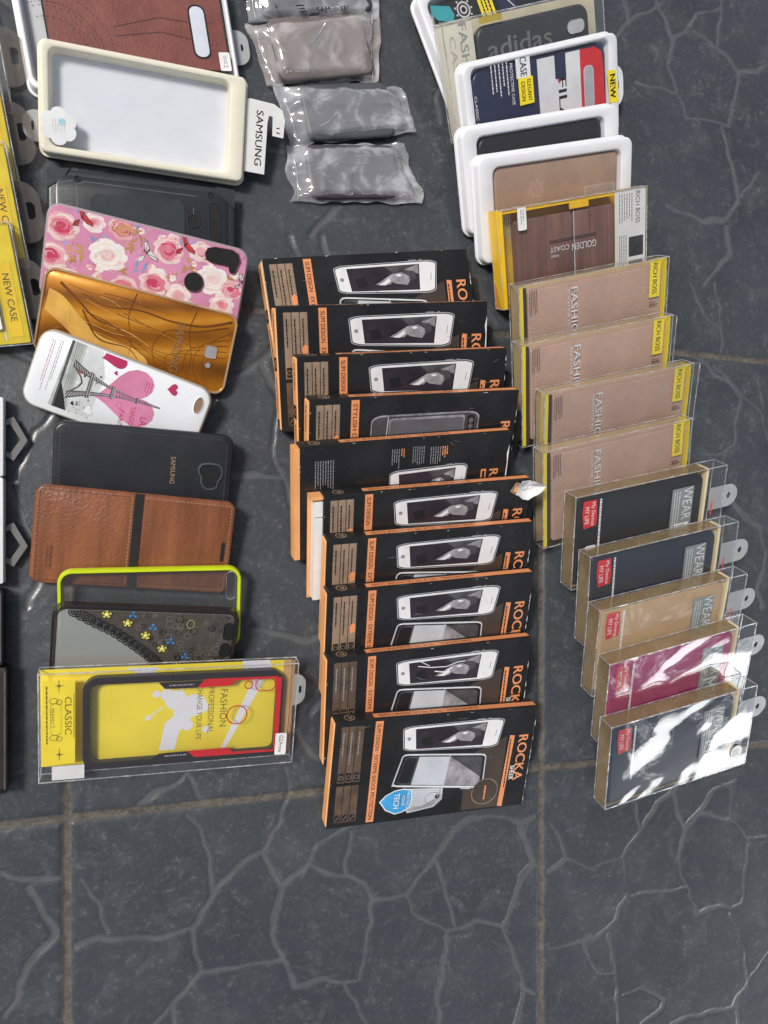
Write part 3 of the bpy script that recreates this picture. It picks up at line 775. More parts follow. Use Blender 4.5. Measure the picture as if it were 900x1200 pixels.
# ------------------------------------------------------------------ right row: white trays
def tray(w, h, t, win, m, ro=.010, ri=.007, depth=.0022, bottom=None):
    x0, x1, y0, y1 = win
    mb = MB()
    a = -w / 2
    def out(i, z): return [(x, y, z) for x, y in rrect(a + i, -a - i, i, h - i, max(.0005, ro - i), 7)]
    def inn(i, z): return [(x, y, z) for x, y in rrect(a + x0 + i, a + x1 - i, y0 + i, y1 - i, max(.0005, ri - i), 7)]
    mb.loft([out(.0006, 0), out(0, .0004), out(0, .0016), out(.0003, .0020), out(.0017, .0021), out(.0019, .0026), out(.0022, t - .0014), out(.0028, t - .0004), out(.0038, t),
             inn(-.0010, t), inn(-.0003, t - .0004), inn(.0002, t - .0014), inn(.0018, depth)], m, True, True, capm=bottom)
    return mb
def window_film(w, win, z, m=None, seed=0):
    x0, x1, y0, y1 = win; a = -w / 2; mb = MB(); nx, ny = 12, 7; P = []
    for j in range(ny + 1):
        for i in range(nx + 1):
            u, v = i / nx, j / ny; e = min(1, 6 * min(u, 1 - u, v, 1 - v))
            P.append((a + x0 + (x1 - x0) * u, y0 + (y1 - y0) * v, z + .0004 * e * noise.noise(Vector((u * 3 + seed, v * 3, 2.)))))
    mb.faces(P, [(j * (nx + 1) + i, j * (nx + 1) + i + 1, (j + 1) * (nx + 1) + i + 1, (j + 1) * (nx + 1) + i) for j in range(ny) for i in range(nx)], m or FILM_SOFT, True)
    return mb
def case_body(w, h, z0, z1, r, m, cx, y0, top=None):
    mb = MB(); t = z1 - z0
    mb.loft([lp(w, h, .0010, z0, r, 7, cx, y0), lp(w, h, .0001, z0 + .0012, r, 7, cx, y0), lp(w, h, 0, z0 + t * .5, r, 7, cx, y0), lp(w, h, .0004, z1 - .0014, r, 7, cx, y0),
             lp(w, h, .0013, z1 - .0004, r, 7, cx, y0), lp(w, h, .0028, z1, r, 7, cx, y0)], m, capm=top)
    return mb
TRAYS = 'white window trays with phone cases'
LEATHER_TAN = mat('tan_leather', (.40, .27, .19), .45, bump=.3, bscale=700, var=.12)
LEATHER_BEIGE = mat('beige_grained_leather', (.53, .355, .275), .36, bump=.55, bscale=820, kind='voronoi', var=.10)
BROWN_WOODY = mat('brown_wood_leather', (.20, .105, .085), .45, scale=28, var=.35, bump=.2, bscale=300, stretch=(3, .35, 1))
NAVY = mat('navy_print', (.030, .036, .080), .35, var=.12)
RED_TPU = mat('red_print', (.66, .035, .04), .35, var=.1)
TEAL = mat('teal_rubber', (.05, .36, .40), .4, bump=.3, bscale=200)
GREY_CASE = mat('dark_grey_case', (.055, .056, .060), .38, bump=.15, bscale=900)
PALE_GREY = mat('pale_grey_panel', (.55, .56, .58), .5)
def sticker(parent, pts, z, m, name='sticker'):
    mb = MB(); mb.loft([[(x, y, z) for x, y in pts], [(x, y, z + .00012) for x, y in pts]], m, smooth=False); return mb.build(name, parent)

# farthest tray: teal, black and blue things inside
p = POSES['G1']; w, h, t = p[6:9]
T = thing('phone_case_tray', 'white tray at the far end with teal and black patterned case inside', 'phone case tray', p, TRAYS)
WIN = (.010, w - .012, .010, h - .009)
tray(w, h, t, WIN, WHITE_PLASTIC).build('tray', T)
case_body(.140, .086, .003, .009, .012, BLACK_TPU, .002, .011).build('phone_case', T)
P = Print(w, .0092)
P.poly([(15, 97), (33, 92), (35, 84), (31, 79), (17, 84), (13, 90)], TEAL, 1)
for i, r in enumerate((7, 5.4, 3.8, 2.2)): P.poly(circle(45.5, 86, r, 20), PALE_GREY if i % 2 == 0 else INK_BLACK, 1 + i)
for k in range(9): P.poly(circle(45.5 + 8.5 * math.cos(k * .7), 86 + 8.5 * math.sin(k * .7), 1.0, 8), PALE_GREY, 1)
P.rect(62, 77, 70, 92, YELLOW_INK, 1); P.bars(64, 75, 74, 90, 3, INK_BLACK, 2, seed=4, fill=.5)
P.poly([(80, 96), (102, 92), (100, 70), (84, 72)], NAVY, 1); P.line([(84, 95), (98, 76)], .9, INK_WHITE, 2); P.line([(90, 94), (100, 82)], .7, INK_WHITE, 2)
P.build('front_print', T)
window_film(w, WIN, t - .0012).build('clear_window', T)

# clear box with dark grey case and cream side panel
p = POSES['G2']; w, h, t = p[6:9]
T = thing('phone_case_box', 'clear box with cream side panel and dark grey case with pale sports lettering', 'box', p)
slab(.030, h - .001, .0006, t - .0012, .001, CREAM_PALE, b=.0003, cx=-w / 2 + .0158, y0=.0005, seg=2).build('side_panel', T)
slab(w - .033, h - .002, .0006, .0015, .001, mat('cream_back_card', (.60, .55, .40), .5), b=.0002, cx=.0155, y0=.001, seg=2).build('back_card', T)
o = case_body(.124, .074, .002, .0092, .011, GREY_CASE, .002 + .008, .008)
hole_rim(o, [(x, y) for x, y in rrect(.046, .066, .060, .071, .0052, 5)], .0092, GREY_CASE, PALE_GREY)
o.build('phone_case', T)
P = Print(w, t - .0010)
P.text('FASHION', 20.5, 58, 58, 8.2, mat('faded_grey_ink', (.36, .38, .36), .5), -90, 1, .02)
P.text('CASE', 9, 62, 34, 6.0, mat('pale_grey_ink', (.52, .53, .50), .5), -90, 1, .0)
P.ring(circle(24, 26, 5, 14, 7), 1.2, mat('faded_grey_ink', (.36, .38, .36)), 1)
P.rect(38, 62, 83, 88, mat('mustard_smear', (.55, .42, .06), .5), 1); P.build('panel_print', T)
P = Print(w, .00925)
P.text('adidas', 80, 63, 70, 15, mat('pale_lettering', (.19, .19, .195), .5), 0, 1, .02)
P.build('case_print', T)
film_box(w, h, t, seed=21).build('plastic_sleeve', T)

# tray with navy, white and red sports case
p = POSES['G3']; w, h, t = p[6:9]
T = thing('phone_case_tray', 'white tray with navy, white and red case behind a yellow ELEGANT DESIGN label', 'phone case tray', p, TRAYS)
WIN = (.010, .163, .009, .083)
tray(w, h, t, WIN, WHITE_PLASTIC).build('tray', T)
zc = .0082
case_body(.149, .070, .0024, zc, .011, NAVY, -.0010, .011).build('phone_case', T)
P = Print(w, zc)
P.rect(82, 130.5, 13.2, 78.8, INK_WHITE, 1); P.rect(101.5, 114, 60, 78.8, NAVY, 2)
P.text('FILA', 109, 42, 37, 9.5, INK_BLACK, -90, 2, .04)
P.rect(104.6, 106.6, 56.5, 60, RED_INK, 3)
P.poly([(130.5, 78.8), (148, 78.6), (156, 74), (158.0, 60), (158.5, 32), (155, 15), (130.5, 13.2)], RED_TPU, 1)
P.rect(134, 146, 30, 65, PALE_GREY, 2, 4.5); P.rect(135, 145, 31, 64, mat('lilac_grey', (.46, .45, .50), .5), 3, 4)
P.build('case_print', T)
window_film(w, WIN, t - .0014, seed=3).build('clear_window', T)
P = Print(w, t - .0009)
P.rect(57.5, 73, 67.5, 85, INK_WHITE, 1); P.rect(59, 75, 46.5, 67.5, YELLOW_INK, 1)
P.text('CASE', 65.5, 76, 15, 7, INK_BLACK, -90, 2, .02); P.text('ELEGANT', 70.5, 57, 17, 4.2, INK_BLACK, -90, 2, .02); P.text('DESIGN', 63.8, 57, 15, 4.2, INK_BLACK, -90, 2, .02)
P.build('design_label', T); P = Print(w, t - .0009)
P.text('PROTECTIVE CASE', 52.5, 64.5, 32, 3.0, INK_WHITE, -90, 2); P.bars(29.5, 50, 56, 82, 5, INK_WHITE, 1, seed=12, fill=.26)
P.text('CLASSIC CASE', 12.8, 46, 32, 2.6, INK_WHITE, -90, 2)
P.build('front_print', T)
sk = MB(); sk.loft([[(x * .001 - w / 2, y * .001, z) for x, y in [(159.5, 57.5), (161.8, 30), (172.6, 29.4), (169.4, 56.2)]] for z in (t + .0001, t + .00025)], YELLOW_INK, smooth=False)
st = sk.build('sticker', T)
P = Print(w, t + .00026); P.text('NEW', 165.8, 43.5, 20, 6.4, INK_BLACK, -90, 1, .05); P.build('sticker_print', st)
tab_mesh(w / 2 - .002, w / 2 + .012, .024, .060, .0012, (.0002, .012, .012, .0002), (w / 2 + .005, .042, .002, .0045), WHITE_PLASTIC).build('hang_tab', T)

p = POSES['G4']; w, h, t = p[6:9]
T = thing('phone_case_tray', 'white tray with plain dark case between the navy and the tan case trays', 'phone case tray', p, TRAYS)
WIN = (.0165, w - .018, .010, h - .0095)
tray(w, h, t, WIN, WHITE_PLASTIC).build('tray', T)
case_body(.132, .068, .0024, .0082, .009, mat('dark_brown_black_case', (.024, .021, .023), .35), 0, .012).build('phone_case', T)
window_film(w, WIN, t - .0013, FILM, seed=5).build('clear_window', T)
p = POSES['G5']; w, h, t = p[6:9]
T = thing('phone_case_tray', 'white tray with tan leather phone wallet and embossed mark', 'phone case tray', p, TRAYS)
WIN = (.0165, w - .0145, .009, h - .011)
tray(w, h, t, WIN, WHITE_PLASTIC).build('tray', T)
case_body(.134, .070, .0024, .0084, .005, LEATHER_TAN, .001, .010).build('phone_wallet', T)
P = Print(w, .0085); lt = mat('pale_tan', (.50, .385, .30), .5)
P.rect(114, 149, 38, 54, lt, 1, 2); P.rect(116, 147, 40, 52.5, mat('grey_tan', (.42, .33, .27), .4), 2, 1.5)
for k in range(7):
    a = k * .9; P.line([(62 + 5 * math.cos(a), 58 + 5 * math.sin(a)), (62 + 8 * math.cos(a + .7), 58 + 8 * math.sin(a + .7))], 1.2, lt, 1)
P.build('wallet_print', T)
window_film(w, WIN, t - .0013, FILM, seed=6).build('clear_window', T)

# yellow tinted box with brown wallet
p = POSES['G6']; w, h, t = p[6:9]
T = thing('phone_wallet_box', 'yellow edged clear box with brown wood-look wallet and white end panel', 'box', p)
FLAP_Y = mat('amber_yellow_plastic', (.92, .56, .015), .3, var=.08)
mb = MB(); a = -w / 2
mb.loft([[(a + .0005, 0, 0), (a - .0002, 0, t), (a + .0042, 0, t + .0003), (a + .0046, .0, .001)], [(a - .0012, h, 0), (a - .0016, h + .0008, t), (a + .0042, h, t + .0003), (a + .0046, h, .001)]], FLAP_Y, smooth=False)
mb.build('side_flap', T)
mb = MB(); mb.box(a + .004, a + .125, h - .0032, h - .0004, .0008, t - .0008, FLAP_Y); mb.build('top_flap', T)
slab(w - .004, h - .001, .0006, .0013, .0004, mat('ochre_card', (.62, .40, .05), .5), b=.0002, seg=2, y0=.0005).build('back_card', T)
slab(.060, .070, .0016, t - .0026, .003, BROWN_WOODY, b=.001, cx=-.0445 + .013, y0=.0035).build('wallet_cover', T)
slab(.0445, .070, .0016, t - .0026, .003, BROWN_WOODY, b=.001, cx=.0225, y0=.0035).build('wallet_cover', T)
P = Print(w, t - .0022)
P.line([(80.1, 4), (80.1, 73.4)], 1.0, PALE_GREY, 1)
P.text('GOLDEN', 91, 42.5, 27, 6.0, INK_WHITE, 180, 3, .0); P.text('COAST', 64, 43.5, 21, 4.4, INK_WHITE, 180, 3, .0); P.text('WIRED', 58.5, 37.6, 9, 2.2, INK_WHITE, 180, 3)
P.line([(53, 49.6), (105, 49.6)], .55, INK_BLACK, 2); P.line([(53, 51.2), (105, 51.2)], .45, INK_BLACK, 2)
for x in (23.5, 49, 97.5, 117): P.rect(x, x + .5, 4, 73, mat('dark_plank_streak', (.12, .065, .055), .45, var=.3), 1)
P.build('wallet_print', T)
P = Print(w, t - .0008)
P.rect(124.9, 160.6, .6, 83.2, WHITE_CARD, 1)
P.text('RICH BOSS', 151.5, 67, 28, 5.0, INK_BLACK, -90, 2, .0); P.bars(129, 146, 48, 80, 6, INK_GREY, 2, seed=5, fill=.4); P.bars(129, 139, 6, 44, 4, INK_GREY, 2, seed=6, fill=.4)
P.rect(141, 158, 23.5, 41.5, mat('dark_picture', (.035, .033, .036), .4, var=.6, scale=200), 2)
P.build('end_panel', T); P = Print(w, t - .0008)
P.rect(74.5, 95.8, 75.5, 83.2, mat('orange_yellow_ink', (.93, .50, .01), .4), 1); P.bars(76, 94, 77, 82, 2, YELLOW_INK, 2, vert=False, seed=2, fill=.3)
P.bars(5, 13, 55, 80, 4, INK_GREY, 1, seed=15, fill=.3)
P.build('sleeve_print', T)
film_box(w, h, t, seed=31, mside=FILM_YELLOW).build('plastic_sleeve', T)
st = sticker(T, [((x - w * 500) * .001, y * .001) for x, y in rrect(19.5, 28.5, 65, 84.3, 1.5, 4)], t + .0002, PAPER)
P = Print(w, t + .00034); P.bars(22, 26.5, 68, 82, 2, INK_GREY, 1, seed=9, fill=.35); P.build('sticker_print', st)

# ------------------------------------------------------------------ beige leather wallets in clear boxes
FW, FH, FT = .1613, .095, .016
def fashion_meshes():
    out = []
    out.append(('back_card', slab(FW - .002, FH - .002, .0006, .0014, .0005, mat('straw_card', (.55, .43, .24), .5), b=.0002, y0=.001, seg=2).mesh('back_card')))
    mb = slab(.146, .086, .0018, FT - .0030, .004, LEATHER_BEIGE, b=.0016, cx=.0030, y0=.0032, seg=5)
    out.append(('phone_wallet', mb.mesh('phone_wallet')))
    mb = MB(); a = -FW / 2
    mb.box(a + .0006, a + .0046, .0006, FH - .0006, FT - .0014, FT - .0009, YELLOW_CARD); mb.box(a + .0056, a + .0085, .0006, FH - .0030, FT - .0026, FT - .0016, mat('brown_black_spine', (.045, .032, .028), .5))
    out.append(('side_strip', mb.mesh('side_strip')))
    P = Print(FW, FT - .0012)
    P.text('FASHION', 58.0, 59, 52, 6.8, INK_WHITE, -90, 2, .022); P.text('DESIGN FOR YOU', 52.0, 66, 36, 2.6, INK_WHITE, -90, 2)
    bt = mat('brown_ink', (.14, .06, .05), .5)
    P.bars(10.5, 19.5, 66, 89.5, 5, bt, 1, seed=3, fill=.34)
    P.bars(141.5, 151, 52, 57, 2, bt, 1, vert=False, seed=4, fill=.3)
    for i in range(3): P.poly(circle(143 + 3.4 * i, 54, .8, 8), bt, 2)
    out.append(('sleeve_print', P.mesh('sleeve_print')))
    P = Print(FW, FT - .0012); P.rect(141.0, 152.8, 60.5, 93.6, YELLOW_INK, 1); P.text('RICH BOSS', 147.0, 77.5, 28, 5.0, INK_BLACK, -90, 2, .018); out.append(('brand_label', P.mesh('brand_label')))
    mb = MB(); b = FW / 2
    mb.box(b - .0025, b - .0017, .001, FH - .001, .002, FT - .001, YELLOW_CARD); out.append(('end_strip', mb.mesh('end_strip')))
    out.append(('hang_tab', tab_mesh(b - .001, b + .0115, .044, .082, .0010, (.0002, .004, .004, .0002), (b + .0055, .063, .0022, .008), TAB_GREEN).mesh('hang_tab')))
    return out
FM = fashion_meshes()
for i, (key, label) in enumerate((('F1', 'clear box with beige grained wallet, leaning on the yellow edged box'), ('F2', 'second beige wallet box behind the black wallet cases'),
                                  ('F3', 'beige wallet box with a loose clear flap sticking out at its hang tab end'), ('F4', 'beige wallet box lying directly under the first black case box'))):
    T = thing('phone_wallet_box', label, 'box', POSES[key], 'beige leather phone wallets in clear boxes')
    for nm, me in FM: put(nm, me, T)
    film_box(FW, FH, FT, FILM if key in ('F1', 'F2') else FILM_SHINY, seed=40 + i * 3, amp=.0008, mside=FILM_SHINY).build('plastic_sleeve', T)
    if key in ('F2', 'F3'):
        mb = MB(); b = FW / 2; L_ = .009 if key == 'F2' else .012
        pts = [(b + .0004, .006), (b + L_, .001), (b + L_ + .002, FH - .004), (b + .0004, FH - .001)]
        mb.face([(x, y, .006 + .003 * (x > b + .001)) for x, y in pts], FILM_SHINY)
        mb.tube([(pts[1][0], pts[1][1], .009), (pts[2][0], pts[2][1], .009), (pts[3][0], pts[3][1], .007)], .0005, FILM_EDGE); mb.build('loose_flap', T)

# ------------------------------------------------------------------ slim cases in glossy clear boxes
WW, WH, WT = .169, .0938, .0174
def wear_front():
    P = Print(WW, WT - .0011)
    P.poly([(10.5, 60), (23.8, 61.5), (24.5, 70), (23.2, 87.4), (9.2, 87.4), (8.4, 74)], RED_INK, 1); P.text('My Device', 19.6, 73.8, 23, 4.6, INK_WHITE, -90, 2, .0); P.text('MY LIFE', 13.4, 73.0, 17, 4.2, INK_WHITE, -90, 2, .0)
    tag = P.mesh('red_tag'); P = Print(WW, WT - .0011)
    P.bars(26, 29.5, 18, 87, 1, INK_WHITE, 1, seed=7, fill=.62)
    P.bars(156, 158.5, 42, 58, 1, RED_INK, 1, seed=4, fill=.9); sp = P.mesh('sleeve_print'); P = Print(WW, WT - .0011)
    P.rect(108, 133, 23, 79.5, GREY_PANEL, 1); P.bars(110, 118.5, 28, 76, 3, INK_WHITE, 2, seed=8, fill=.22)
    P.text('WEAR', 126.5, 62.5, 33, 10.5, INK_WHITE, -90, 3, -.012); P.text('ME', 122.0, 30.5, 24, 17.0, INK_WHITE, -90, 3, -.012)
    return (('red_tag', tag), ('sleeve_print', sp), ('grey_label', P.mesh('grey_label')))
wprint = wear_front()
wtab = tab_mesh(WW / 2 - .001, WW / 2 + .0345, .040, .064, .0010, (.0002, .0118, .0118, .0002), (WW / 2 + .0235, .052, .0024, .0036), TAB)
wtab_me = wtab.mesh('hang_tab')
MAGENTA = mat('magenta_case', (.36, .03, .125), .36, bump=.12, bscale=600, var=.08)
SAND = mat('sand_case', (.47, .315, .175), .42, bump=.12, bscale=600, var=.06)
CREAM_LINER = film('gold_clear_liner', tint=(.80, .68, .46), haze=.34, streak=.28, wscale=9, refl=.5, base=.06, rough=.12, hazecol=(.50, .38, .21))
for i, (key, label, cm, fm_) in enumerate((('W1', 'glossy clear box with black phone case, leaning on the beige wallet boxes', BLACK_TPU, FILM_SOFT),
        ('W2', 'clear box with bluish black phone case just behind the sand coloured one', NAVY_TPU, FILM), ('W3', 'clear box with sand beige phone case', SAND, FILM),
        ('W4', 'clear box with magenta phone case', MAGENTA, FILM_SHINY), ('W5', 'frontmost creased clear box with dark case and white oval sticker', NAVY_TPU, FILM_SHINY))):
    T = thing('slim_case_box', label, 'box', POSES[key], 'slim phone cases in glossy clear boxes')
    mb = MB(); a = -WW / 2
    # liner tray: back, walls and lip round the case
    mb.box(a + .0008, a + .150, .0008, WH - .0008, .0006, .0020, CREAM_LINER)
    mb.box(a + .0008, a + .0026, .0008, WH - .0008, .0022, WT - .0024, CREAM_LINER)
    mb.box(a + .0030, a + .1466, WH - .0026, WH - .0008, .0022, WT - .0024, CREAM_LINER); mb.box(a + .0030, a + .1466, .0008, .0026, .0022, WT - .0024, CREAM_LINER)
    mb.box(a + .1470, a + .150, .0008, WH - .0008, .0022, WT - .0022, CREAM)
    mb.build('liner', T)
    case_body(.1420, .0882, .0026, WT - .0020, (.003, .011, .011, .003), cm, -.0103, .0028).build('phone_case', T)
    [put(nm, me, T) for nm, me in wprint]; put('hang_tab', wtab_me, T)
    shiny = {'W4': .0020, 'W5': .0030}.get(key, .0004)
    film_box(WW, WH, WT, fm_, seed={'W5': 55, 'W4': 58}.get(key, 60 + i), amp=shiny).build('plastic_sleeve', T)
    if key == 'W5':
        st = sticker(T, circle(.154 - WW / 2, .0195, .0072, 24, .0078), WT + .0012, PAPER)
        P = Print(WW, WT + .00135); P.bars(149.5, 158.5, 15, 24, 4, INK_GREY, 1, vert=False, seed=3, fill=.3); P.build('sticker_print', st)
    if key == 'W1':
        sticker(T, [(x - WW / 2, y) for x, y in rrect(.012, .0235, .030, .043, .002, 4)], WT + .0008, mat('pale_sticker', (.62, .63, .64), .5))

# ------------------------------------------------------------------ left row
LEATHER_RED = mat('red_brown_leather', (.20, .062, .050), .45, bump=.35, bscale=500, var=.18)
LEATHER_BLACK = mat('black_leather', (.017, .018, .023), .42, bump=.22, bscale=1300, var=.15)
LEATHER_BROWN = mat('chestnut_leather', (.225, .080, .035), .33, bump=.5, bscale=420, scale=24, var=.36, stretch=(2.6, .30, 1))
THREAD = mat('tan_thread', (.40, .22, .13), .6)
DARK_THREAD = mat('dark_thread', (.05, .03, .028), .6)
def stitches(P, pts, m, L=3, wd=.55, dash=1.6, gap=1.1):
    for (x0, y0), (x1, y1) in zip(pts, pts[1:]):
        d = math.hypot(x1 - x0, y1 - y0); n = int(d / (dash + gap))
        for i in range(n):
            a = i / n; b = a + dash / d
            P.line([(x0 + (x1 - x0) * a, y0 + (y1 - y0) * a), (x0 + (x1 - x0) * b, y0 + (y1 - y0) * b)], wd, m, L)

# white tray with red-brown leather case
p = list(POSES['D1']); w, h, t = p[6], .095, p[8]
T = thing('phone_case_tray', 'white tray with reddish brown leather case, farthest of its row', 'phone case tray', p)
WIN = (.006, w - .005, .006, h - .006)
tray(w, h, t, WIN, WHITE_PLASTIC, bottom=PALE_GREY).build('tray', T)
mb = case_body(.136, .072, .003, .0105, .010, BLACK_TPU, .0068, .0165)
mb.loft([lp(.1325, .0685, .0, .0104, .009, 7, .0068, .01825), lp(.1325, .0685, .0006, .0111, .009, 7, .0068, .01825)], LEATHER_RED, False, True)
mb.build('phone_case', T)
P = Print(w, .0112)
P.rect(127.6, 141.6, 27, 69, INK_BLACK, 1, 6); P.rect(129, 140.3, 28.6, 67.6, mat('bluish_white', (.62, .66, .74), .5), 2, 5)
for r in (14, 22, 25, 33): stitches(P, [(22 + (14 + r) * math.cos(a), 24 + (18 + r) * math.sin(a)) for a in np.linspace(.1, 1.9, 14)], DARK_THREAD, 1, .5)
P.line([(70, 50), (105, 58), (128, 55)], .5, DARK_THREAD, 1); P.line([(70, 43), (105, 47), (128, 42)], .5, DARK_THREAD, 1)
stitches(P, [(142, 55), (150, 56)], DARK_THREAD, 1); stitches(P, [(142, 38), (150, 39)], DARK_THREAD, 1)
P.build('case_print', T)
st = sticker(T, [((x - w * 500) * .001, y * .001) for x, y in rrect(146.8, 155.6, 17.5, 32, 1.2, 4)], t + .0002, PAPER)
P = Print(w, t + .00034); P.text('12', 151.5, 22, 4, 3, INK_GREY, -90, 1); P.bars(150, 153, 24, 29, 2, INK_GREY, 1, seed=3, fill=.4); P.build('sticker_print', st)
tab_mesh(w / 2 - .001, w / 2 + .012, .028, .056, .001, (.0002, .010, .010, .0002), (w / 2 + .006, .042, .0012, .003), TAB).build('hang_tab', T)

# empty cream box with paper hook
p = POSES['D2']; w, h, t = p[6:9]
T = thing('display_box', 'empty cream framed box with white paper hook and flower sticker', 'box', p)
tray(w, h, t, (.0085, w - .0145, .0072, h - .0068), CREAM_PALE, ro=.007, ri=.006, depth=.0016, bottom=mat('cool_white_inlay', (.74, .765, .83), .45, var=.04)).build('tray', T)
window_film(w, (.0085, w - .0145, .0072, h - .0068), t - .0014, seed=9).build('clear_window', T)
fl = []
for k in range(48):
    a = 2 * math.pi * k / 48; r = .0108 + .0024 * abs(math.sin(3 * a)) ** .7; fl.append((-w / 2 + .0150 + r * math.cos(a), .0215 + r * math.sin(a)))
st = sticker(T, fl, t + .0002, mat('pearly_sticker', (.80, .81, .82), .25, var=.06))
P = Print(w, t + .00034); P.poly(circle(17.5, 24.5, 2.6, 14), mat('sky_blue_ink', (.35, .65, .78), .4), 1); P.bars(10, 20, 16, 26, 5, mat('faint_ink', (.55, .58, .58), .5), 2, seed=6, fill=.25); P.build('sticker_print', st)
hk = [(153, 11.5), (170, 11), (170.5, 50), (171.5, 55.5), (174.5, 55), (175, 41), (184, 40.5), (184.5, 54), (182, 61), (175, 64.5), (157, 65.5), (153, 65)]
mb = MB(); hp = [((x - w * 500) * .001, y * .001) for x, y in hk]
mb.loft([[(x, y, .0070) for x, y in hp], [(x, y, .0075) for x, y in hp]], WHITE_CARD, smooth=False)
hb = mb.build('hang_tab', T)
P = Print(w, .0076); P.text('SAMSUNG', 164.2, 37.5, 41, 5.6, INK_BLACK, -90, 1, .012); P.line([(178, 47), (180.5, 47.5)], .8, INK_BLACK, 1); P.line([(178, 44), (181, 43.5)], .8, INK_BLACK, 1); P.build('tab_print', hb)
tab_mesh(-w / 2 - .011, -w / 2 + .001, .010, .032, .001, (.009, .0002, .0002, .009), (-w / 2 - .004, .021, .0012, .0035), TAB).build('side_tab', T)

# armoured case
p = POSES['D3']; w, h, t = p[6:9]
T = thing('phone_case', 'black rugged phone case with ribbed corner panel', 'phone case', p)
RUG = mat('graphite_rubber', (.027, .033, .039), .33, bump=.12, bscale=800)
mb = case_body(w, h, 0, t - .0012, .012, RUG, 0, 0)
mb.loft([lp(w - .012, h - .010, 0, t - .0013, .010, 7, 0, .005), lp(w - .013, h - .011, 0, t - .0004, .010, 7, 0, .0055), lp(w - .016, h - .014, 0, t, .009, 7, 0, .007)], mat('black_shell', (.022, .025, .031), .28), False, True)
a = -w / 2
hole_rim(mb, [(a + x * .001, y * .001) for x, y in circle(107.4, 40.0, 4.6, 20)], t, RUG)
hole_rim(mb, [(a + x * .001, y * .001) for x, y in rrect(119.5, 128, 26, 56, 4.1, 6)], t, RUG)
for q in (circle(21.7, 62.6, 1.9, 14), circle(120.7, 62.6, 1.9, 14)): hole_rim(mb, [(a + x * .001, y * .001) for x, y in q], t, RUG, rim=.0007)
for cx, cyy in ((-1, 0), (1, 0), (-1, 1), (1, 1)):
    q = [(cx * (w / 2 - .0002), cyy * h + (1 - 2 * cyy) * .001), (cx * (w / 2 - .016), cyy * h + (1 - 2 * cyy) * .0004), (cx * (w / 2 - .013), cyy * h + (1 - 2 * cyy) * .006), (cx * (w / 2 - .006), cyy * h + (1 - 2 * cyy) * .012), (cx * (w / 2 - .0006), cyy * h + (1 - 2 * cyy) * .016)]
    if cx * (1 - 2 * cyy) > 0: q = q[::-1]
    mb.loft([[(x, y, t - .0022) for x, y in q], [(x * .998, y, t - .0004) for x, y in q]], RUG, False, True, smooth=False)
pan = [(31, 14), (31, 49), (35, 53), (58, 53), (61, 56), (97, 56), (101, 51), (101, 14)]
for e, z in ((pan, t + .0006),):
    mb.loft([[(a + x * .001, y * .001, t - .0001) for x, y in reversed(e)], [(a + (66 + (x - 66) * .985) * .001, (34 + (y - 34) * .97) * .001, z) for x, y in reversed(e)]], RUG, False, True, smooth=False)
mb.build('case_shell', T)
P = Print(w, t); gl = mat('steel_grey_trim', (.12, .13, .14), .3)
P.line([(21, 58), (21.5, 30), (18, 12)], .9, gl, 1); P.line([(21, 58), (27, 61), (110, 60)], .5, gl, 1); 
for k in range(14): P.line([(9, 58 - k * 3.4), (18.5, 61 - k * 3.4)], .7, gl, 1)
P.line([(107.4, 45), (107.4, 51)], .6, gl, 1); P.build('case_trim', T)

# pink floral case
p = POSES['D4']; w, h, t = p[6:9]
T = thing('phone_case', 'pink phone case with roses and butterflies', 'phone case', p)
PINK = mat('pink_gloss', (.66, .27, .42), .22, var=.14, scale=30, coat=.4)
RIMW = film('pale_clear_rim', tint=(.95, .9, .9), haze=.5, refl=.6, base=.08, rough=.1, hazecol=(.72, .62, .64))
mb = case_body(w, h, 0, t - .0002, .0100, RIMW, 0, 0)
mb.loft([lp(w - .0034, h - .0034, 0, t - .0002, .0085, 7, 0, .0017), lp(w - .0036, h - .0036, 0, t, .0085, 7, 0, .0018)], PINK, False, True)
a = -w / 2
ov = [(122, 66), (117, 64), (115.5, 60), (117, 55.5), (122, 54), (134, 54.5), (135.5, 50.5), (138, 49.5), (140.5, 51), (141, 55), (142.5, 60), (140, 65), (135, 66.8)]
hole_rim(mb, [(a + x * .001, y * .001) for x, y in ov], t + .0004, mat('dusky_rim', (.20, .09, .11), .3), rim=.0009)
hole_rim(mb, [(a + x * .001, y * .001) for x, y in circle(110.2, 36.4, 7.0, 26)], t + .0004, mat('dusky_rim', (.2, .09, .11)), rim=.0009)
mb.build('case_shell', T)
P = Print(w, t + .00003, clip=rrect(2.2, w * 1000 - 2.2, 2.2, h * 1000 - 2.2, 8, 6), dz=.00002)
rr = random.Random(11)
roses = [mat('rose_%s' % n, c, .25, var=.10, scale=120) for n, c in (('deep', (.56, .06, .13)), ('mid', (.68, .20, .27)), ('light', (.76, .40, .42)), ('pale', (.80, .58, .57)), ('cream', (.82, .72, .66)), ('white', (.84, .79, .75)))]
gold = mat('gold_foil', (.80, .44, .16), .22, metal=.5, var=.3); bluel = mat('blue_leaf', (.22, .32, .55), .3, var=.3)
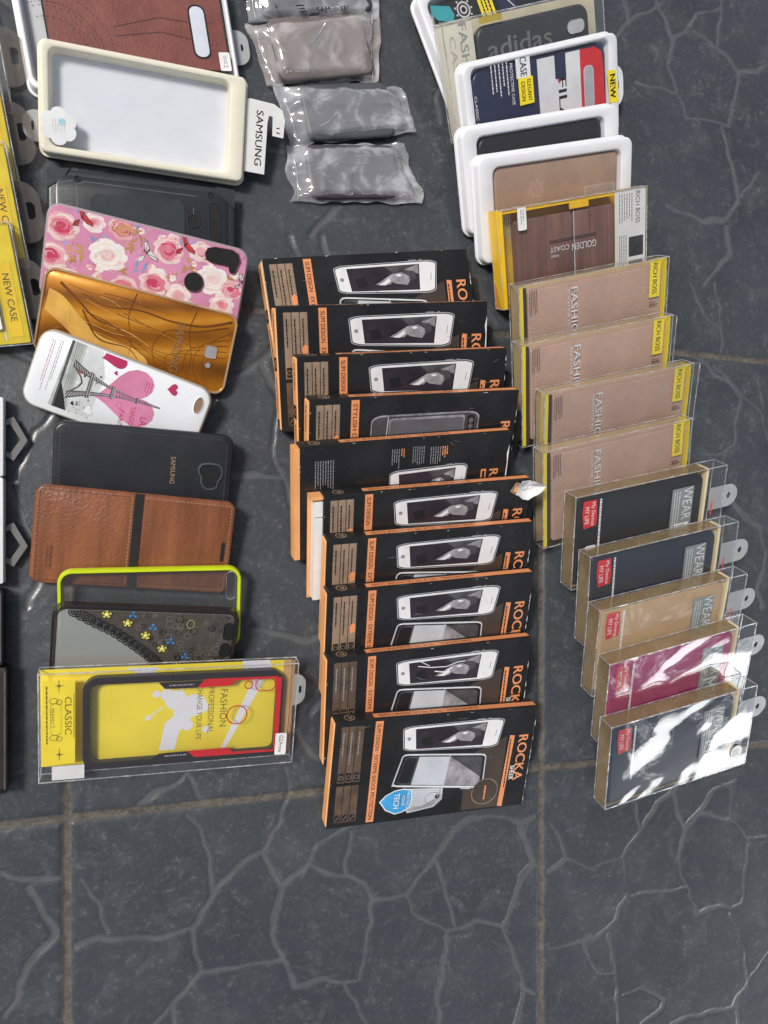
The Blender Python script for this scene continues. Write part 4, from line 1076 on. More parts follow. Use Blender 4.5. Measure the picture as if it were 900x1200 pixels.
def rose(x, y, r, pal):
    n = 6
    for q in range(n):
        f = 1 - q / n; m = roses[max(0, min(5, pal[min(q, len(pal) - 1)]))]
        k = 7 - q // 2
        for i in range(k):
            a = 2 * math.pi * i / k + q * .7 + rr.uniform(-.2, .2); d = r * f * .55; s = r * (.28 + .30 * f)
            mm = m if rr.random() < .7 else roses[max(0, min(5, pal[min(q, len(pal) - 1)] + rr.choice((-1, 1))))]
            P.poly([(x + d * math.cos(a) + s * math.cos(b + a) * (1 + .15 * math.sin(3 * b)), y + d * math.sin(a) + s * .72 * math.sin(b + a)) for b in np.linspace(0, 2 * math.pi, 11)[:-1]], mm, 3 + q * 1.2 + i * .08)
def leaf(x, y, a, ln, m, L=2):
    c, s = math.cos(a), math.sin(a)
    P.poly([(x + u * c - v * s, y + u * s + v * c) for u, v in ((0, 0), (ln * .35, ln * .2), (ln, 0), (ln * .35, -ln * .2))], m, L)
for x, y in [(20, 68), (63, 68), (92, 66), (36, 52), (108, 68), (128, 28), (14, 44), (70, 34), (100, 66)]:
    for k in range(4): leaf(x + rr.uniform(-4, 4), y + rr.uniform(-3, 3), rr.uniform(0, 6.28), rr.uniform(4, 8), bluel, 1.5)
for x, y in [(20, 35), (60, 52), (58, 36), (95, 34), (105, 48), (133, 38), (65, 60), (88, 30), (138, 44), (25, 40)]:
    for k in range(7): leaf(x + rr.uniform(-3.5, 3.5), y + rr.uniform(-4, 4), rr.uniform(0, 6.28), rr.uniform(3.5, 7.5), gold, 2)
PK = (3, 3, 2, 1, 1, 0); WH_ = (5, 5, 4, 5, 4, 3); LT = (4, 3, 4, 3, 2, 2)
for x, y, r, pl in [(33, 62, 7.5, LT), (112, 60, 8, LT), (53, 63, 9, (2, 2, 1, 2, 1, 1)), (11.5, 54, 11, PK), (7.6, 32, 10.5, PK), (45.5, 41.5, 12.5, WH_), (88, 55, 10.5, PK), (81, 29, 10.5, PK), (124, 41, 12, WH_),
                    (139, 37, 8, (3, 2, 2, 2, 1, 1)), (100, 24, 9, LT), (134, 24, 9, LT), (60, 20, 10, PK), (20, 16, 10, WH_), (110, 12, 10, PK), (40, 15, 9, LT)]: rose(x, y, r, pl)
for k in range(34):
    x, y = rr.uniform(4, 146), rr.uniform(8, 67); r0 = rr.uniform(2.2, 4.2)
    for i in range(5):
        a_ = i * 1.257 + k; P.poly(circle(x + r0 * .5 * math.cos(a_), y + r0 * .5 * math.sin(a_), r0 * .55, 9, r0 * .42), roses[rr.choice((2, 3, 3, 4, 4, 5))], 1.8 + .05 * i)
    P.poly(circle(x, y, r0 * .25, 7), roses[rr.choice((1, 2, 5))], 2.2)
for k in range(60):
    x, y = rr.uniform(4, 146), rr.uniform(8, 67); a_ = rr.uniform(0, 6.28); P.line([(x, y), (x + 2.5 * math.cos(a_), y + 2.5 * math.sin(a_)), (x + 4.2 * math.cos(a_ + .5), y + 4.2 * math.sin(a_ + .5))], .3, rr.choice((gold, gold, roses[5])), rr.choice((2.4, 12)))
for k in range(26): P.line([(45 + rr.uniform(0, 20), 58 + rr.uniform(0, 9)) for _ in range(2)], .5, gold, 12)
bred = mat('butterfly_red', (.55, .05, .05), .3, var=.25); bwh = mat('butterfly_white', (.70, .68, .64), .3)
for x, y, s, m in [(24, 63, 1, bred), (99, 61, 1, bred), (72.3, 49.2, 1.0, bwh), (146, 44, .8, bwh)]:
    for wv in ([(0, 0), (-3, 8), (-.5, 9.5), (2, 4)], [(0, 0), (2.5, 3.5), (8.5, -1.5), (8.8, -4), (4, -3)], [(-1, -1), (-4.5, -3), (-5.5, -6.5), (-2, -6)]):
        q = [(x + u * s, y + v * s) for u, v in wv]
        P.poly(q, m, 13); P.ring(q, .5, INK_BLACK, 14); P.line([q[0], q[2]], .35, INK_BLACK, 14)
    if m is bwh:
        for k in range(5): P.line([(x - 2 + k * 2, y + 3 - k), (x - 1 + k * 2, y + 1 - k)], .6, INK_BLACK, 14)
P.build('floral_print', T)

# gold mirror case, its reflections painted in as colour
p = POSES['D5']; w, h, t = p[6:9]
T = thing('phone_case', 'gold mirror phone case with painted amber reflections and pale gold rim', 'phone case', p)
m, nt, out = new_mat('gold_painted_mirror'); L_ = nt.links.new
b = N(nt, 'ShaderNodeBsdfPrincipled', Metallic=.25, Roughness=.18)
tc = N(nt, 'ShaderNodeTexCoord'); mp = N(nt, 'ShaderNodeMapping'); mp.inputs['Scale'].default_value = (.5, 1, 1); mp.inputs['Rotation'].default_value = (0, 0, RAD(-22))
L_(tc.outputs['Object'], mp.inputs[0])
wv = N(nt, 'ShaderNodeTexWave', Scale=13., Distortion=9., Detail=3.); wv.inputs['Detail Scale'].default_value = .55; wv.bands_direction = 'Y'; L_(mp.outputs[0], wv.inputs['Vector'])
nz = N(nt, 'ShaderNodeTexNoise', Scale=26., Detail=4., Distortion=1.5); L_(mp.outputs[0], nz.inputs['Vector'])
r = N(nt, 'ShaderNodeValToRGB'); e = r.color_ramp.elements  # streaky ramp stands in for mirrored surroundings
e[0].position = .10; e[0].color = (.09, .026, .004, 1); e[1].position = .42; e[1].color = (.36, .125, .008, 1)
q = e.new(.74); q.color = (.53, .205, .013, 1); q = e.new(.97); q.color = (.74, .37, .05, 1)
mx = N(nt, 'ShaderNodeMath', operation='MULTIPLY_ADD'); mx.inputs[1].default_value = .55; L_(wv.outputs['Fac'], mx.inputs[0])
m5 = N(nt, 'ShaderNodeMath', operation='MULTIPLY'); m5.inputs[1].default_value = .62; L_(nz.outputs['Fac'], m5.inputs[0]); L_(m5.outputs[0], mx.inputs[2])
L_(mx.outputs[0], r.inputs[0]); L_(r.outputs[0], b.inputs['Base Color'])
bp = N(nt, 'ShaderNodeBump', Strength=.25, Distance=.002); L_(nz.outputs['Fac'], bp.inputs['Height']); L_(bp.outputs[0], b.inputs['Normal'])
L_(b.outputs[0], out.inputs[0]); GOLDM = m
GRIM = mat('pale_gold_rim', (.88, .62, .36), .18, metal=.75, var=.05)
mb = MB()
mb.loft([lp(w, h, .001, 0, .009, 7), lp(w, h, 0, .001, .009, 7), lp(w, h, 0, t - .001, .009, 7), lp(w, h, .0006, t, .009, 7), lp(w, h, .0016, t, .009, 7), lp(w, h, .0022, t - .0012, .009, 7)], GRIM, True, False)
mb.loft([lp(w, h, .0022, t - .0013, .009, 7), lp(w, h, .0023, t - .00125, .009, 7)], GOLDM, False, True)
a = -w / 2
chrome = mat('pale_chrome', (.62, .60, .60), .2, metal=.6)
hole_rim(mb, [(a + x * .001, y * .001) for x, y in rrect(123.4, 132.4, 27.5, 37, 2.2, 5)], t - .0011, GOLDM, chrome, rim=.0008)
hole_rim(mb, [(a + x * .001, y * .001) for x, y in circle(127.5, 21.6, 2.2, 14)], t - .0011, GOLDM, chrome, rim=.0006)
mb.build('case_shell', T)
P = Print(w, t - .0011)
P.text('SAMSUNG', 102.3, 29, 38, 6.4, mat('bronze_lettering', (.30, .17, .08), .3, metal=.3), -90, 2, .01)
amb = mat('amber_reflection_paint', (.86, .45, .10), .2, metal=.3, var=.25); drk = mat('umber_reflection_paint', (.20, .065, .008), .2, metal=.2, var=.4)  # colours for painted reflections: pale amber shape, dark bands
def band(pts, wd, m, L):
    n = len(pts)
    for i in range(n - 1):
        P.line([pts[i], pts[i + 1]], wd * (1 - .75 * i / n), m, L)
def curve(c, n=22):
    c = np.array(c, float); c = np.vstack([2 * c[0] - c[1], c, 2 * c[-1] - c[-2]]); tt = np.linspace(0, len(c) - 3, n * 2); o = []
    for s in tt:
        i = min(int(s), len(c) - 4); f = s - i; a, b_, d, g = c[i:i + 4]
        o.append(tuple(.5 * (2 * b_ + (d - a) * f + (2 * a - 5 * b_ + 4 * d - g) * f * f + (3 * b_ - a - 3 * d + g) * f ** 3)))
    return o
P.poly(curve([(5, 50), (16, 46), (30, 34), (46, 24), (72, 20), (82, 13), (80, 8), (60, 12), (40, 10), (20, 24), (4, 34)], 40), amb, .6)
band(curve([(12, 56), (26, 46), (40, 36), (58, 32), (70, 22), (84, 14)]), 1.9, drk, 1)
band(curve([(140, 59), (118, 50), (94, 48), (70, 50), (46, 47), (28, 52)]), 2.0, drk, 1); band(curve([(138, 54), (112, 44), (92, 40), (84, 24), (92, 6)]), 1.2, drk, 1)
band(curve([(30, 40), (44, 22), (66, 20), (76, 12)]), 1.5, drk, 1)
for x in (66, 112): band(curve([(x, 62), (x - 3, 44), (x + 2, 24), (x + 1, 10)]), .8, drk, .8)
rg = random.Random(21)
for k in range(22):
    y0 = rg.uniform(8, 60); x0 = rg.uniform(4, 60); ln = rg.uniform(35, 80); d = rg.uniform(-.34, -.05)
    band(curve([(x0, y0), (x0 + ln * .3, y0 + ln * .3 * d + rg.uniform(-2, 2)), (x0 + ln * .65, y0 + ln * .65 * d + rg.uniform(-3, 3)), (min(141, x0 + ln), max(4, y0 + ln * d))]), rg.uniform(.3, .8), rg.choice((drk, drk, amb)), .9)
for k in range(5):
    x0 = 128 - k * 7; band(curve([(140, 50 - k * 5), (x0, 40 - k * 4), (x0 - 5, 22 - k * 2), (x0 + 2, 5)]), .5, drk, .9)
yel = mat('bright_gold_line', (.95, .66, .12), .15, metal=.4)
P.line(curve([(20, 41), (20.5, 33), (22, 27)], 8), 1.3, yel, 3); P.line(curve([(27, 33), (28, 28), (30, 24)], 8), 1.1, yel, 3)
P.build('painted_reflections_lettering', T)

# white case with tower and hearts
p = POSES['D6']; w, h, t = p[6:9]
T = thing('phone_case', 'white phone case printed with a lattice tower and hearts', 'phone case', p)
GLW = mat('white_gloss', (.80, .82, .85), .2, var=.02, coat=.4)
mb = case_body(w, h, 0, t, .012, mat('pale_olive_bumper', (.44, .42, .36), .3), 0, 0)
mb.loft([lp(w - .003, h - .003, 0, t - .0004, .0105, 7, 0, .0015), lp(w - .0034, h - .0034, 0, t + .0002, .0105, 7, 0, .0017), lp(w - .0046, h - .0046, 0, t + .0005, .010, 7, 0, .0023)], GLW, False, True)
a = -w / 2
hole_rim(mb, [(a + x * .001, y * .001) for x, y in [(123.2 + 3.0 * math.cos(k) - .0 * math.sin(k), 46 + 6.6 * math.sin(k)) for k in np.linspace(0, 6.283, 25)[:-1]]], t + .0006, GLW, mat('tan_opening', (.26, .16, .10), .6), rim=.0006)
mb.build('case_shell', T)
P = Print(w, t + .00052, clip=rrect(2.6, w * 1000 - 2.6, 2.6, h * 1000 - 2.6, 9, 6), dz=.00003)
PINKP = mat('soft_pink_print', (.62, .22, .36), .25, var=.14, scale=60); MAG = mat('magenta_print', (.45, .035, .115), .25, var=.08)
GRN = mat('grey_green_print', (.42, .46, .42), .3, var=.35, scale=90); SKY = mat('pale_grey_print', (.58, .61, .61), .3, var=.15); TOW = mat('tower_ink', (.10, .085, .085), .3, var=.5, scale=200)
P.poly([(22.7, 61), (33.5, 62), (33.4, 6), (20, 6)], GRN, 1); P.poly([(22.7, 61), (44, 62), (52, 40), (50, 6), (33, 6)], SKY, .8)
P.rect(22.6, 24.5, 6, 61, DARKGREY_PRINT, 2); P.poly([(24, 6), (33, 6), (29, 16), (24, 26)], INK_BLACK, 3)
for k in range(9): P.line([(26 + k * .7, 60 - k * .4), (27 + k * .6, 8)], .45, INK_GREY if k % 2 else GRN, 2)
rr = random.Random(4)
for k in range(46): P.poly(circle(rr.uniform(34, 50), rr.uniform(5, 58), rr.uniform(.3, 1.0), 7), rr.choice((TOW, INK_GREY, GRN, INK_WHITE)), 2.5)
def heart(cx, cy, s, rot, m, L, squeeze=1.):
    pts = []
    for k in range(28):
        b = 2 * math.pi * k / 28
        x = 16 * math.sin(b) ** 3; y = 13 * math.cos(b) - 5 * math.cos(2 * b) - 2 * math.cos(3 * b) - math.cos(4 * b)
        x, y = x * s / 16, y * s / 16 * squeeze
        c, q = math.cos(RAD(rot)), math.sin(RAD(rot)); pts.append((cx + x * c - y * q, cy + x * q + y * c))
    # concave outline: fan from its centre
    cm = (sum(q[0] for q in pts) / 28, sum(q[1] for q in pts) / 28)
    for i in range(28): P.poly([cm, pts[i], pts[(i + 1) % 28]], m, L)
heart(73, 32, 22, -72, PINKP, 3, 1.15); heart(54.5, 58.5, 10, -60, MAG, 4, 1.0); heart(101.5, 50.3, 4.6, -75, MAG, 4); heart(58.5, 46.5, 1.7, -70, MAG, 5); heart(34.5, 38, 1.8, -60, RED_INK, 5)
heart(36, 13, 1.6, -60, INK_BLACK, 5); heart(48, 12, 4, -60, SKY, 4); heart(48, 12, 3.4, -60, INK_WHITE, 4.4); heart(68, 24, 2.6, -75, MAG, 5); heart(68, 24, 2.2, -75, PINKP, 5.4)
# lattice tower lying on its side: tip at (98.5, 33), feet near x = 25
ax = (Vector((98.5, 33.0)) - Vector((27, 30))).normalized(); nn = Vector((-ax.y, ax.x)); o0 = Vector((27, 30)) 
def tw(u, v): q = o0 + ax * u + nn * v; return (q.x, q.y)
def half(u): return 1.0 + 15.5 * max(0, 1 - u / 62) ** 2.3 if u < 62 else max(.35, 1.0 - (u - 62) * .08)
us = list(np.linspace(2, 70, 35))
for sgn in (1, -1):
    for u0, u1 in zip(us, us[1:]):
        P.poly([tw(u0, sgn * half(u0)), tw(u1, sgn * half(u1)), tw(u1, sgn * max(0, half(u1) * .62 - .3)), tw(u0, sgn * max(0, half(u0) * .62 - .3))], TOW, 6)
        P.line([tw(u0, sgn * half(u0) * .95), tw(u1, sgn * half(u1) * .68)], .35, SKY, 7); P.line([tw(u0, sgn * half(u0) * .95), tw(u1, sgn * half(u1) * .95)], .3, INK_BLACK, 7)
for u in (16, 17.6, 33, 34.2, 52): P.line([tw(u, half(u) + 1.3), tw(u, -half(u) - 1.3)], 1.3, TOW, 8); P.line([tw(u + .6, half(u) + .8), tw(u + .6, -half(u) - .8)], .35, SKY, 9)
for k in range(15): P.line([tw(36 + k * 1.9, half(36 + k * 1.9)), tw(37.9 + k * 1.9, -half(38 + k * 1.9))], .4, TOW, 8)
P.line([tw(4, 9), tw(9, 4), tw(11, 0), tw(9, -4), tw(4, -9)], 1.0, TOW, 8)
P.text('LA', 88.5, 18.5, 6.5, 5, MAG, -80, 6); P.text('TANGO', 79.5, 19.5, 15, 3.6, MAG, -80, 6); P.text('PARIS', 72.3, 15, 13, 3.6, MAG, -80, 6)
P.bars(14.8, 17.5, 12, 55, 2, INK_GREY, 1, seed=4, fill=.3); P.bars(9.5, 12.5, 12, 54, 2, MAG, 1, seed=5, fill=.22); P.bars(81, 87, 38, 49, 3, MAG, 6, seed=6, fill=.25)
P.build('tower_print', T)

# black leather case with maker's lettering
p = POSES['D7']; w, h, t = p[6:9]
T = thing('phone_case', 'plain black leather phone case with small bronze lettering', 'phone case', p)
mb = case_body(w, h, 0, t - .0006, .0095, mat('black_bumper', (.020, .024, .030), .34), 0, 0)
mb.loft([lp(w - .006, h - .006, 0, t - .0007, .0075, 7, 0, .003), lp(w - .0066, h - .0066, 0, t - .0001, .0075, 7, 0, .0033), lp(w - .008, h - .008, 0, t, .007, 7, 0, .004)], LEATHER_BLACK, False, True)
a = -w / 2
o1 = [(110, 39), (108, 36), (108.5, 32.5), (110.5, 30), (110.5, 26), (112, 22.5), (115, 20.8), (119, 20.8), (121.8, 23), (122, 27), (124.2, 30), (125, 34), (124, 38), (121, 39.6), (115, 40)]
hole_rim(mb, [(a + x * .001, y * .001) for x, y in o1], t + .0002, mat('slate_grey_rim', (.075, .085, .10), .3), rim=.0017, up=.0009)
mb.build('case_shell', T)
P = Print(w, t); stitches(P, [(5.2, 8), (5.2, 58), (8, 61), (124, 60.5), (128, 57), (128, 8)], mat('grey_thread', (.07, .075, .085), .6), 1, .45)
P.text('SAMSUNG', 87.5, 33.4, 21.5, 3.6, mat('bronze_foil', (.62, .40, .22), .25, metal=.6), -90, 2, .02); P.build('case_print', T)

# brown wallet
p = POSES['D8']; w, h, t = p[6:9]
T = thing('phone_wallet', 'chestnut leather phone wallet with black strap across it', 'phone wallet', p)
mb = MB(); r = .006
for z0, z1, ww in ((0, .0022, w), (.0062, t, w)):
    mb.loft([lp(ww, h, .0008, z0, r, 6), lp(ww, h, 0, z0 + .0007, r, 6), lp(ww, h, 0, z1 - .0009, r, 6), lp(ww, h, .0005, z1 - .0003, r, 6), lp(ww, h, .0014, z1, r, 6)], LEATHER_BROWN)
mb.loft([[(x, y, z) for y, z in ((.004, .001), (h - .004, .001), (h - .004, t - .001), (.004, t - .001))] for x in (-w / 2 - .0010, -w / 2 + .002)], LEATHER_BROWN, smooth=False)
mb.build('cover', T)
slab(w - .010, h - .006, .0024, .0060, .006, BLACK_TPU, cx=.002, y0=.003).build('inner_case', T)
mb = MB(); mb.box(-w / 2 + .0690, -w / 2 + .0756, -.0004, h + .0004, t - .0003, t + .0006, mat('black_strap', (.014, .013, .013), .45)); mb.build('strap', T)
P = Print(w, t + .00002)
L1 = mat('dark_brown_grain', (.13, .05, .022), .45, var=.4)
stitches(P, [(2.6, 3), (2.6, 71.5), (66, 71.8)], DARK_THREAD, 2); stitches(P, [(67.3, 3), (67.3, 72)], THREAD, 2, .7); stitches(P, [(77.5, 71.8), (142.6, 71.5), (142.6, 3), (78, 2.6)], THREAD, 2); stitches(P, [(3, 2.8), (66, 2.8)], DARK_THREAD, 2)
P.rect(137.6, 140.6, 26, 42.2, INK_BLACK, 2, 1.4)
P.bars(9.5, 14.0, 8, 29, 1, L1, 2, seed=9, fill=.9); P.bars(10.6, 12.6, 8, 29, 1, LEATHER_BROWN, 3, seed=12, fill=.7)
P.build('stitching', T)

# lime rimmed clear case
p = POSES['D9']; w, h, t = p[6:9]
T = thing('phone_case', 'clear phone case with bright lime green rim', 'phone case', p)
LIME = mat('lime_rubber', (.58, .72, .015), .3, var=.05)
mb = MB()
mb.loft([lp(w, h, .0012, 0, .0105, 8), lp(w, h, 0, .0012, .0105, 8), lp(w, h, 0, t - .0012, .0105, 8), lp(w, h, .0009, t, .0105, 8), lp(w, h, .0023, t, .0105, 8), lp(w, h, .0030, t - .001, .0105, 8), lp(w, h, .0030, .0012, .0105, 8), lp(w, h, .0022, 0, .0105, 8), lp(w, h, .0012, 0, .0105, 8)], LIME, False, False)
mb.build('rim', T)
mb = MB(); mb.loft([lp(w, h, .0031, t - .0014, .0105, 8), lp(w, h, .0035, t - .0010, .0105, 8)], film('clear_back_plate', tint=(.80, .80, .80), haze=.07, refl=.5, base=.06, hazecol=(.4, .4, .4), warp=.1), False, True, smooth=False)
hole_rim(mb, [(-w / 2 + x * .001, y * .001) for x, y in rrect(124.5, 131.5, 42, 64, 3.3, 6)], t - .0009, FILM_EDGE, FILM_SOFT, rim=.0009)
mb.build('back_plate', T)

# lace printed case
p = POSES['D10']; w, h, t = p[6:9]
T = thing('phone_case', 'smoky clear case with black lace print and yellow flowers', 'phone case', p)
mb = MB()
mb.loft([lp(w, h, .001, 0, .0095, 7), lp(w, h, 0, .001, .0095, 7), lp(w, h, 0, t - .001, .0095, 7), lp(w, h, .0008, t, .0095, 7), lp(w, h, .0028, t, .0095, 7), lp(w, h, .0034, t - .0009, .0095, 7), lp(w, h, .0034, .001, .0095, 7)], SMOKE, False, False)
mb.build('rim', T)
mb = MB(); mb.loft([lp(w, h, .0035, t - .0018, .0095, 7), lp(w, h, .0037, t - .0010, .0095, 7)], FROST, True, True, smooth=False)
for x0, x1, y0, y1 in ((125.5, 132.5, 41, 55), (124.5, 131.5, 26, 37)): hole_rim(mb, [(-w / 2 + x * .001, y * .001) for x, y in rrect(x0, x1, y0, y1, 3.2, 5)], t - .0009, SMOKE, DARK_HOLE, rim=.0009)
mb.build('back_plate', T)
P = Print(w, t - .00095, clip=rrect(3.8, w * 1000 - 3.8, 3.8, h * 1000 - 3.8, 6, 5))
LACE = film('lace_veil', tint=(.48, .45, .43), haze=.34, streak=.3, wscale=120, refl=.2, base=.03, hazecol=(.14, .12, .105)); LACED = mat('lace_black_ink', (.012, .011, .011), .4)
base = [(14.2, 66), (14.2, 64.9), (30.3, 55.7), (45, 48.1), (58.6, 38.3), (71.6, 28.2), (82, 18), (95, 6), (98, 2), (134, 2), (134, 66)]
tri = [(base[0], base[1], base[2], (30.3, 66)), ((30.3, 66), base[2], base[3], (45, 66)), ((45, 66), base[3], base[4], (58.6, 66)), ((58.6, 66), base[4], base[5], (71.6, 66)), ((71.6, 66), base[5], base[6], (82, 66)), ((82, 66), base[6], base[7], (95, 66)), ((95, 66), base[7], (134, 2), (134, 66))]
for q in tri: P.poly(list(q), LACE, 1)
rr = random.Random(5)
for (x0, y0), (x1, y1) in zip(base[1:8], base[2:9]):
    n = 3
    for k in range(n):
        cx, cyy = x0 + (x1 - x0) * (k + .5) / n, y0 + (y1 - y0) * (k + .5) / n
        cx -= 1.7; cyy -= 2.2
        for r0 in (4.6, 2.9, 1.3): P.ring(circle(cx, cyy, r0, 14), .85, LACED, 2)
        for a in np.linspace(0, 6.28, 10)[:-1]: P.line([(cx + 1.2 * math.cos(a), cyy + 1.2 * math.sin(a)), (cx + 4.4 * math.cos(a), cyy + 4.4 * math.sin(a))], .5, LACED, 2)
for k in range(120):
    x, y = rr.uniform(60, 128), rr.uniform(6, 62)
    if y > 66 - (x - 14) * .62 + 6: P.ring(circle(x, y, rr.uniform(1.2, 3.4), 10), .45, rr.choice((LACED, mat('lace_pale_ink', (.17, .155, .14), .4))), 2)
for x, y in [(37.4, 60.0), (52.8, 53.1), (66.5, 43.1), (79.8, 31.6), (92, 17)]:
    for k in range(5):
        a = k * 1.257 + .3; P.poly(circle(x + 2.2 * math.cos(a), y + 1.8 * math.sin(a), 2.0, 10), mat('muted_yellow_ink', (.66, .58, .10), .45), 3 + k * .1); P.ring(circle(x + 2.2 * math.cos(a), y + 1.8 * math.sin(a), 2.0, 10), .6, LACED, 4)
    P.poly(circle(x, y, 1.5, 9), mat('pale_yellow_ink', (.85, .80, .25), .4), 5)
for x, y in [(56.3, 60.1), (71.4, 50.1), (85.7, 38.0), (97.8, 25.0)]:
    for k in range(3): a = 1.57 + k * 2.09; P.poly([(x, y), (x + 3 * math.cos(a - .4), y + 3 * math.sin(a - .4)), (x + 3.4 * math.cos(a + .3), y + 3.4 * math.sin(a + .3))], mat('bright_blue_ink', (.03, .26, .66), .4), 3)
P.ring(circle(99.3, 53.7, 3.0, 14, 4), .6, mat('brass_ink', (.42, .32, .10), .35), 3); P.build('lace_print', T)

# yellow card pack with red and black bumper
p = POSES['D11']; w, h, t = p[6:9]
T = thing('phone_case_pack', 'clear pack with yellow card holding black and red bumper case', 'phone case pack', p)
slab(.186, h - .0085, .0016, .0024, .0006, YELLOW_CARD, b=.0002, cx=-.0024, y0=.0075, seg=2).build('back_card', T)
P = Print(w, .00245); WHP = mat('cool_white_print', (.78, .78, .83), .5, var=.03)
def blob(x, y, r, ry=None): P.poly(circle(x, y, r, 22, ry), WHP, 1)
P.poly([(86, 14), (90, 38), (97, 44), (112, 48), (108, 36), (101, 30), (98, 14)], WHP, 1)
for x, y, r in ((98, 57, 8.5), (91, 62, 5), (112, 52, 9.5), (104, 46, 8), (107, 34.7, 4.5), (93, 21, 5), (118, 50, 5), (122, 30, 3), (77, 43, 2.2), (83, 63, 3)): blob(x, y, r)
P.line([(77, 43), (88, 52)], 1, WHP, 1); P.poly([(134, 12), (138, 12), (170, 78), (160, 78)], WHP, 1); P.poly([(80, 80), (84, 86), (60, 86), (72, 80)], WHP, 1); P.poly([(150, 80), (172, 80), (170, 88), (148, 88)], WHP, 1); P.line([(100, 60), (104, 70)], 1.2, WHP, 1)
GB = mat('olive_brown_ink', (.20, .15, .01), .5)
for s_, x, y, ln, hh in (('FASHION', 134.8, 48, 33, 5.4), ('PROFESSIONAL', 125, 46.5, 40, 4.6), ('CHANGE YOUR LIFE', 116, 45, 47, 4.2)): P.text(s_, x, y, ln, hh, GB, -90, 2)
P.rect(181.5, 188.3, 7.8, 87.5, mat('tan_card_print', (.55, .34, .15), .5), 3); P.build('card_print', T)
P = Print(w, t - .0014)
P.rect(3.0, 25, 14, 82, YELLOW_INK, 1); P.text('CLASSIC', 20.3, 53.5, 31, 4.6, GB, -90, 2, .02); P.text('PERFECT', 9.4, 52, 16, 2.6, GB, -90, 2)
P.line([(24.2, 35), (24.2, 72)], .5, GB, 2)
for y in (36, 66): P.ring(circle(10.5, y, 3.2, 14, 2.4), .5, GB, 2); P.ring(circle(14, y - 1, 2.2, 12), .5, GB, 2)
for y in (22, 78): P.line([(14, y - 5), (14, y + 5)], .5, GB, 2); P.line([(11.5, y), (17, y)], .5, GB, 2); P.poly([(14, y - 1.6), (15.6, y), (14, y + 1.6), (12.4, y)], GB, 2)
P.ring(rrect(8.0, 15.5, 38, 64, 3, 5), .45, GB, 2); P.bars(4.2, 7.0, 18, 78, 1, GB, 2, seed=5, fill=.4)
P.rect(8.8, 31.5, .6, 12.2, WHITE_CARD, 1); P.build('end_label', T)
# bumper: black ring with red inner band, openings left as clear plate
cx0, cw, chh, cy0 = .0097, .1510, .0765, .0058
BR = mat('black_bumper_gloss', (.022, .017, .018), .28); REDB = mat('red_bumper', (.60, .012, .016), .3)
mb = MB()
mb.loft([lp(cw, chh, .001, .0030, .011, 8, cx0, cy0), lp(cw, chh, 0, .0042, .011, 8, cx0, cy0), lp(cw, chh, 0, t - .0030, .011, 8, cx0, cy0), lp(cw, chh, .0008, t - .0021, .011, 8, cx0, cy0), lp(cw, chh, .0054, t - .0021, .011, 8, cx0, cy0), lp(cw, chh, .0058, t - .0028, .011, 8, cx0, cy0), lp(cw, chh, .0058, .0045, .011, 8, cx0, cy0)], BR, False, False)
b0 = mb.build('bumper_case', T)
P = Print(w, t - .0020)
# widened black and red inserts along the long sides and the end
P.poly([(84, 76.5), (89, 70.8), (116, 70.6), (121, 76.5)], BR, 1); P.poly([(80, 11.5), (86, 16), (108, 16.2), (114, 11.5)], BR, 1)
P.poly([(113, 70.6), (119, 77.6), (176, 77.2), (176, 75.6), (143, 75.2), (139, 71.0)], REDB, 2); P.poly([(107, 16.4), (139, 16.6), (143, 12.6), (176, 12.0), (176, 10.2), (113, 10.4)], REDB, 2)
P.poly([(173.5, 76), (179.2, 76), (179.4, 11), (175.6, 11), (175.0, 60)], REDB, 2)
P.ring(circle(144.8, 45.2, 8.4, 30), .95, REDB, 2); P.ring(rrect(158, 174.6, 64.6, 76, 5.4, 6), .9, REDB, 3); P.ring(circle(153.0, 70.7, 3.6, 18), .9, REDB, 3)
P.bars(92, 113, 72.6, 74.6, 1, INK_GREY, 3, vert=False, seed=7, fill=.6); P.bars(90, 108, 12.4, 14.4, 1, INK_GREY, 3, vert=False, seed=8, fill=.6)
P.build('bumper_inserts', b0)
mb = MB(); mb.loft([lp(cw, chh, .0056, t - .0034, .011, 8, cx0, cy0), lp(cw, chh, .0058, t - .0030, .011, 8, cx0, cy0)], FILM_SOFT, False, True, smooth=False); mb.build('clear_plate', b0)
film_box(w, h, t, seed=80, amp=.0005).build('plastic_sleeve', T)
st = sticker(T, [((x - w * 500) * .001, y * .001) for x, y in rrect(176.6, 185.8, 8.2, 27.6, 1.2, 4)], t + .0006, PAPER)
P = Print(w, t + .00074); P.text('G2', 181.4, 23, 5, 3.4, INK_BLACK, -90, 1); P.text('Prime', 181, 15, 9, 3.4, INK_BLACK, -90, 1); P.build('sticker_print', st)
tab_mesh(w / 2 - .001, w / 2 + .0095, .046, .074, .0010, (.0002, .009, .009, .0002), (w / 2 + .005, .060, .0014, .0035), TAB).build('hang_tab', T)
mb = MB(); mb.box(w / 2 - .0062, w / 2 - .0008, .004, h - .002, .0010, .0018, mat('tan_card_flap', (.48, .27, .12), .5)); mb.build('end_flap', T)

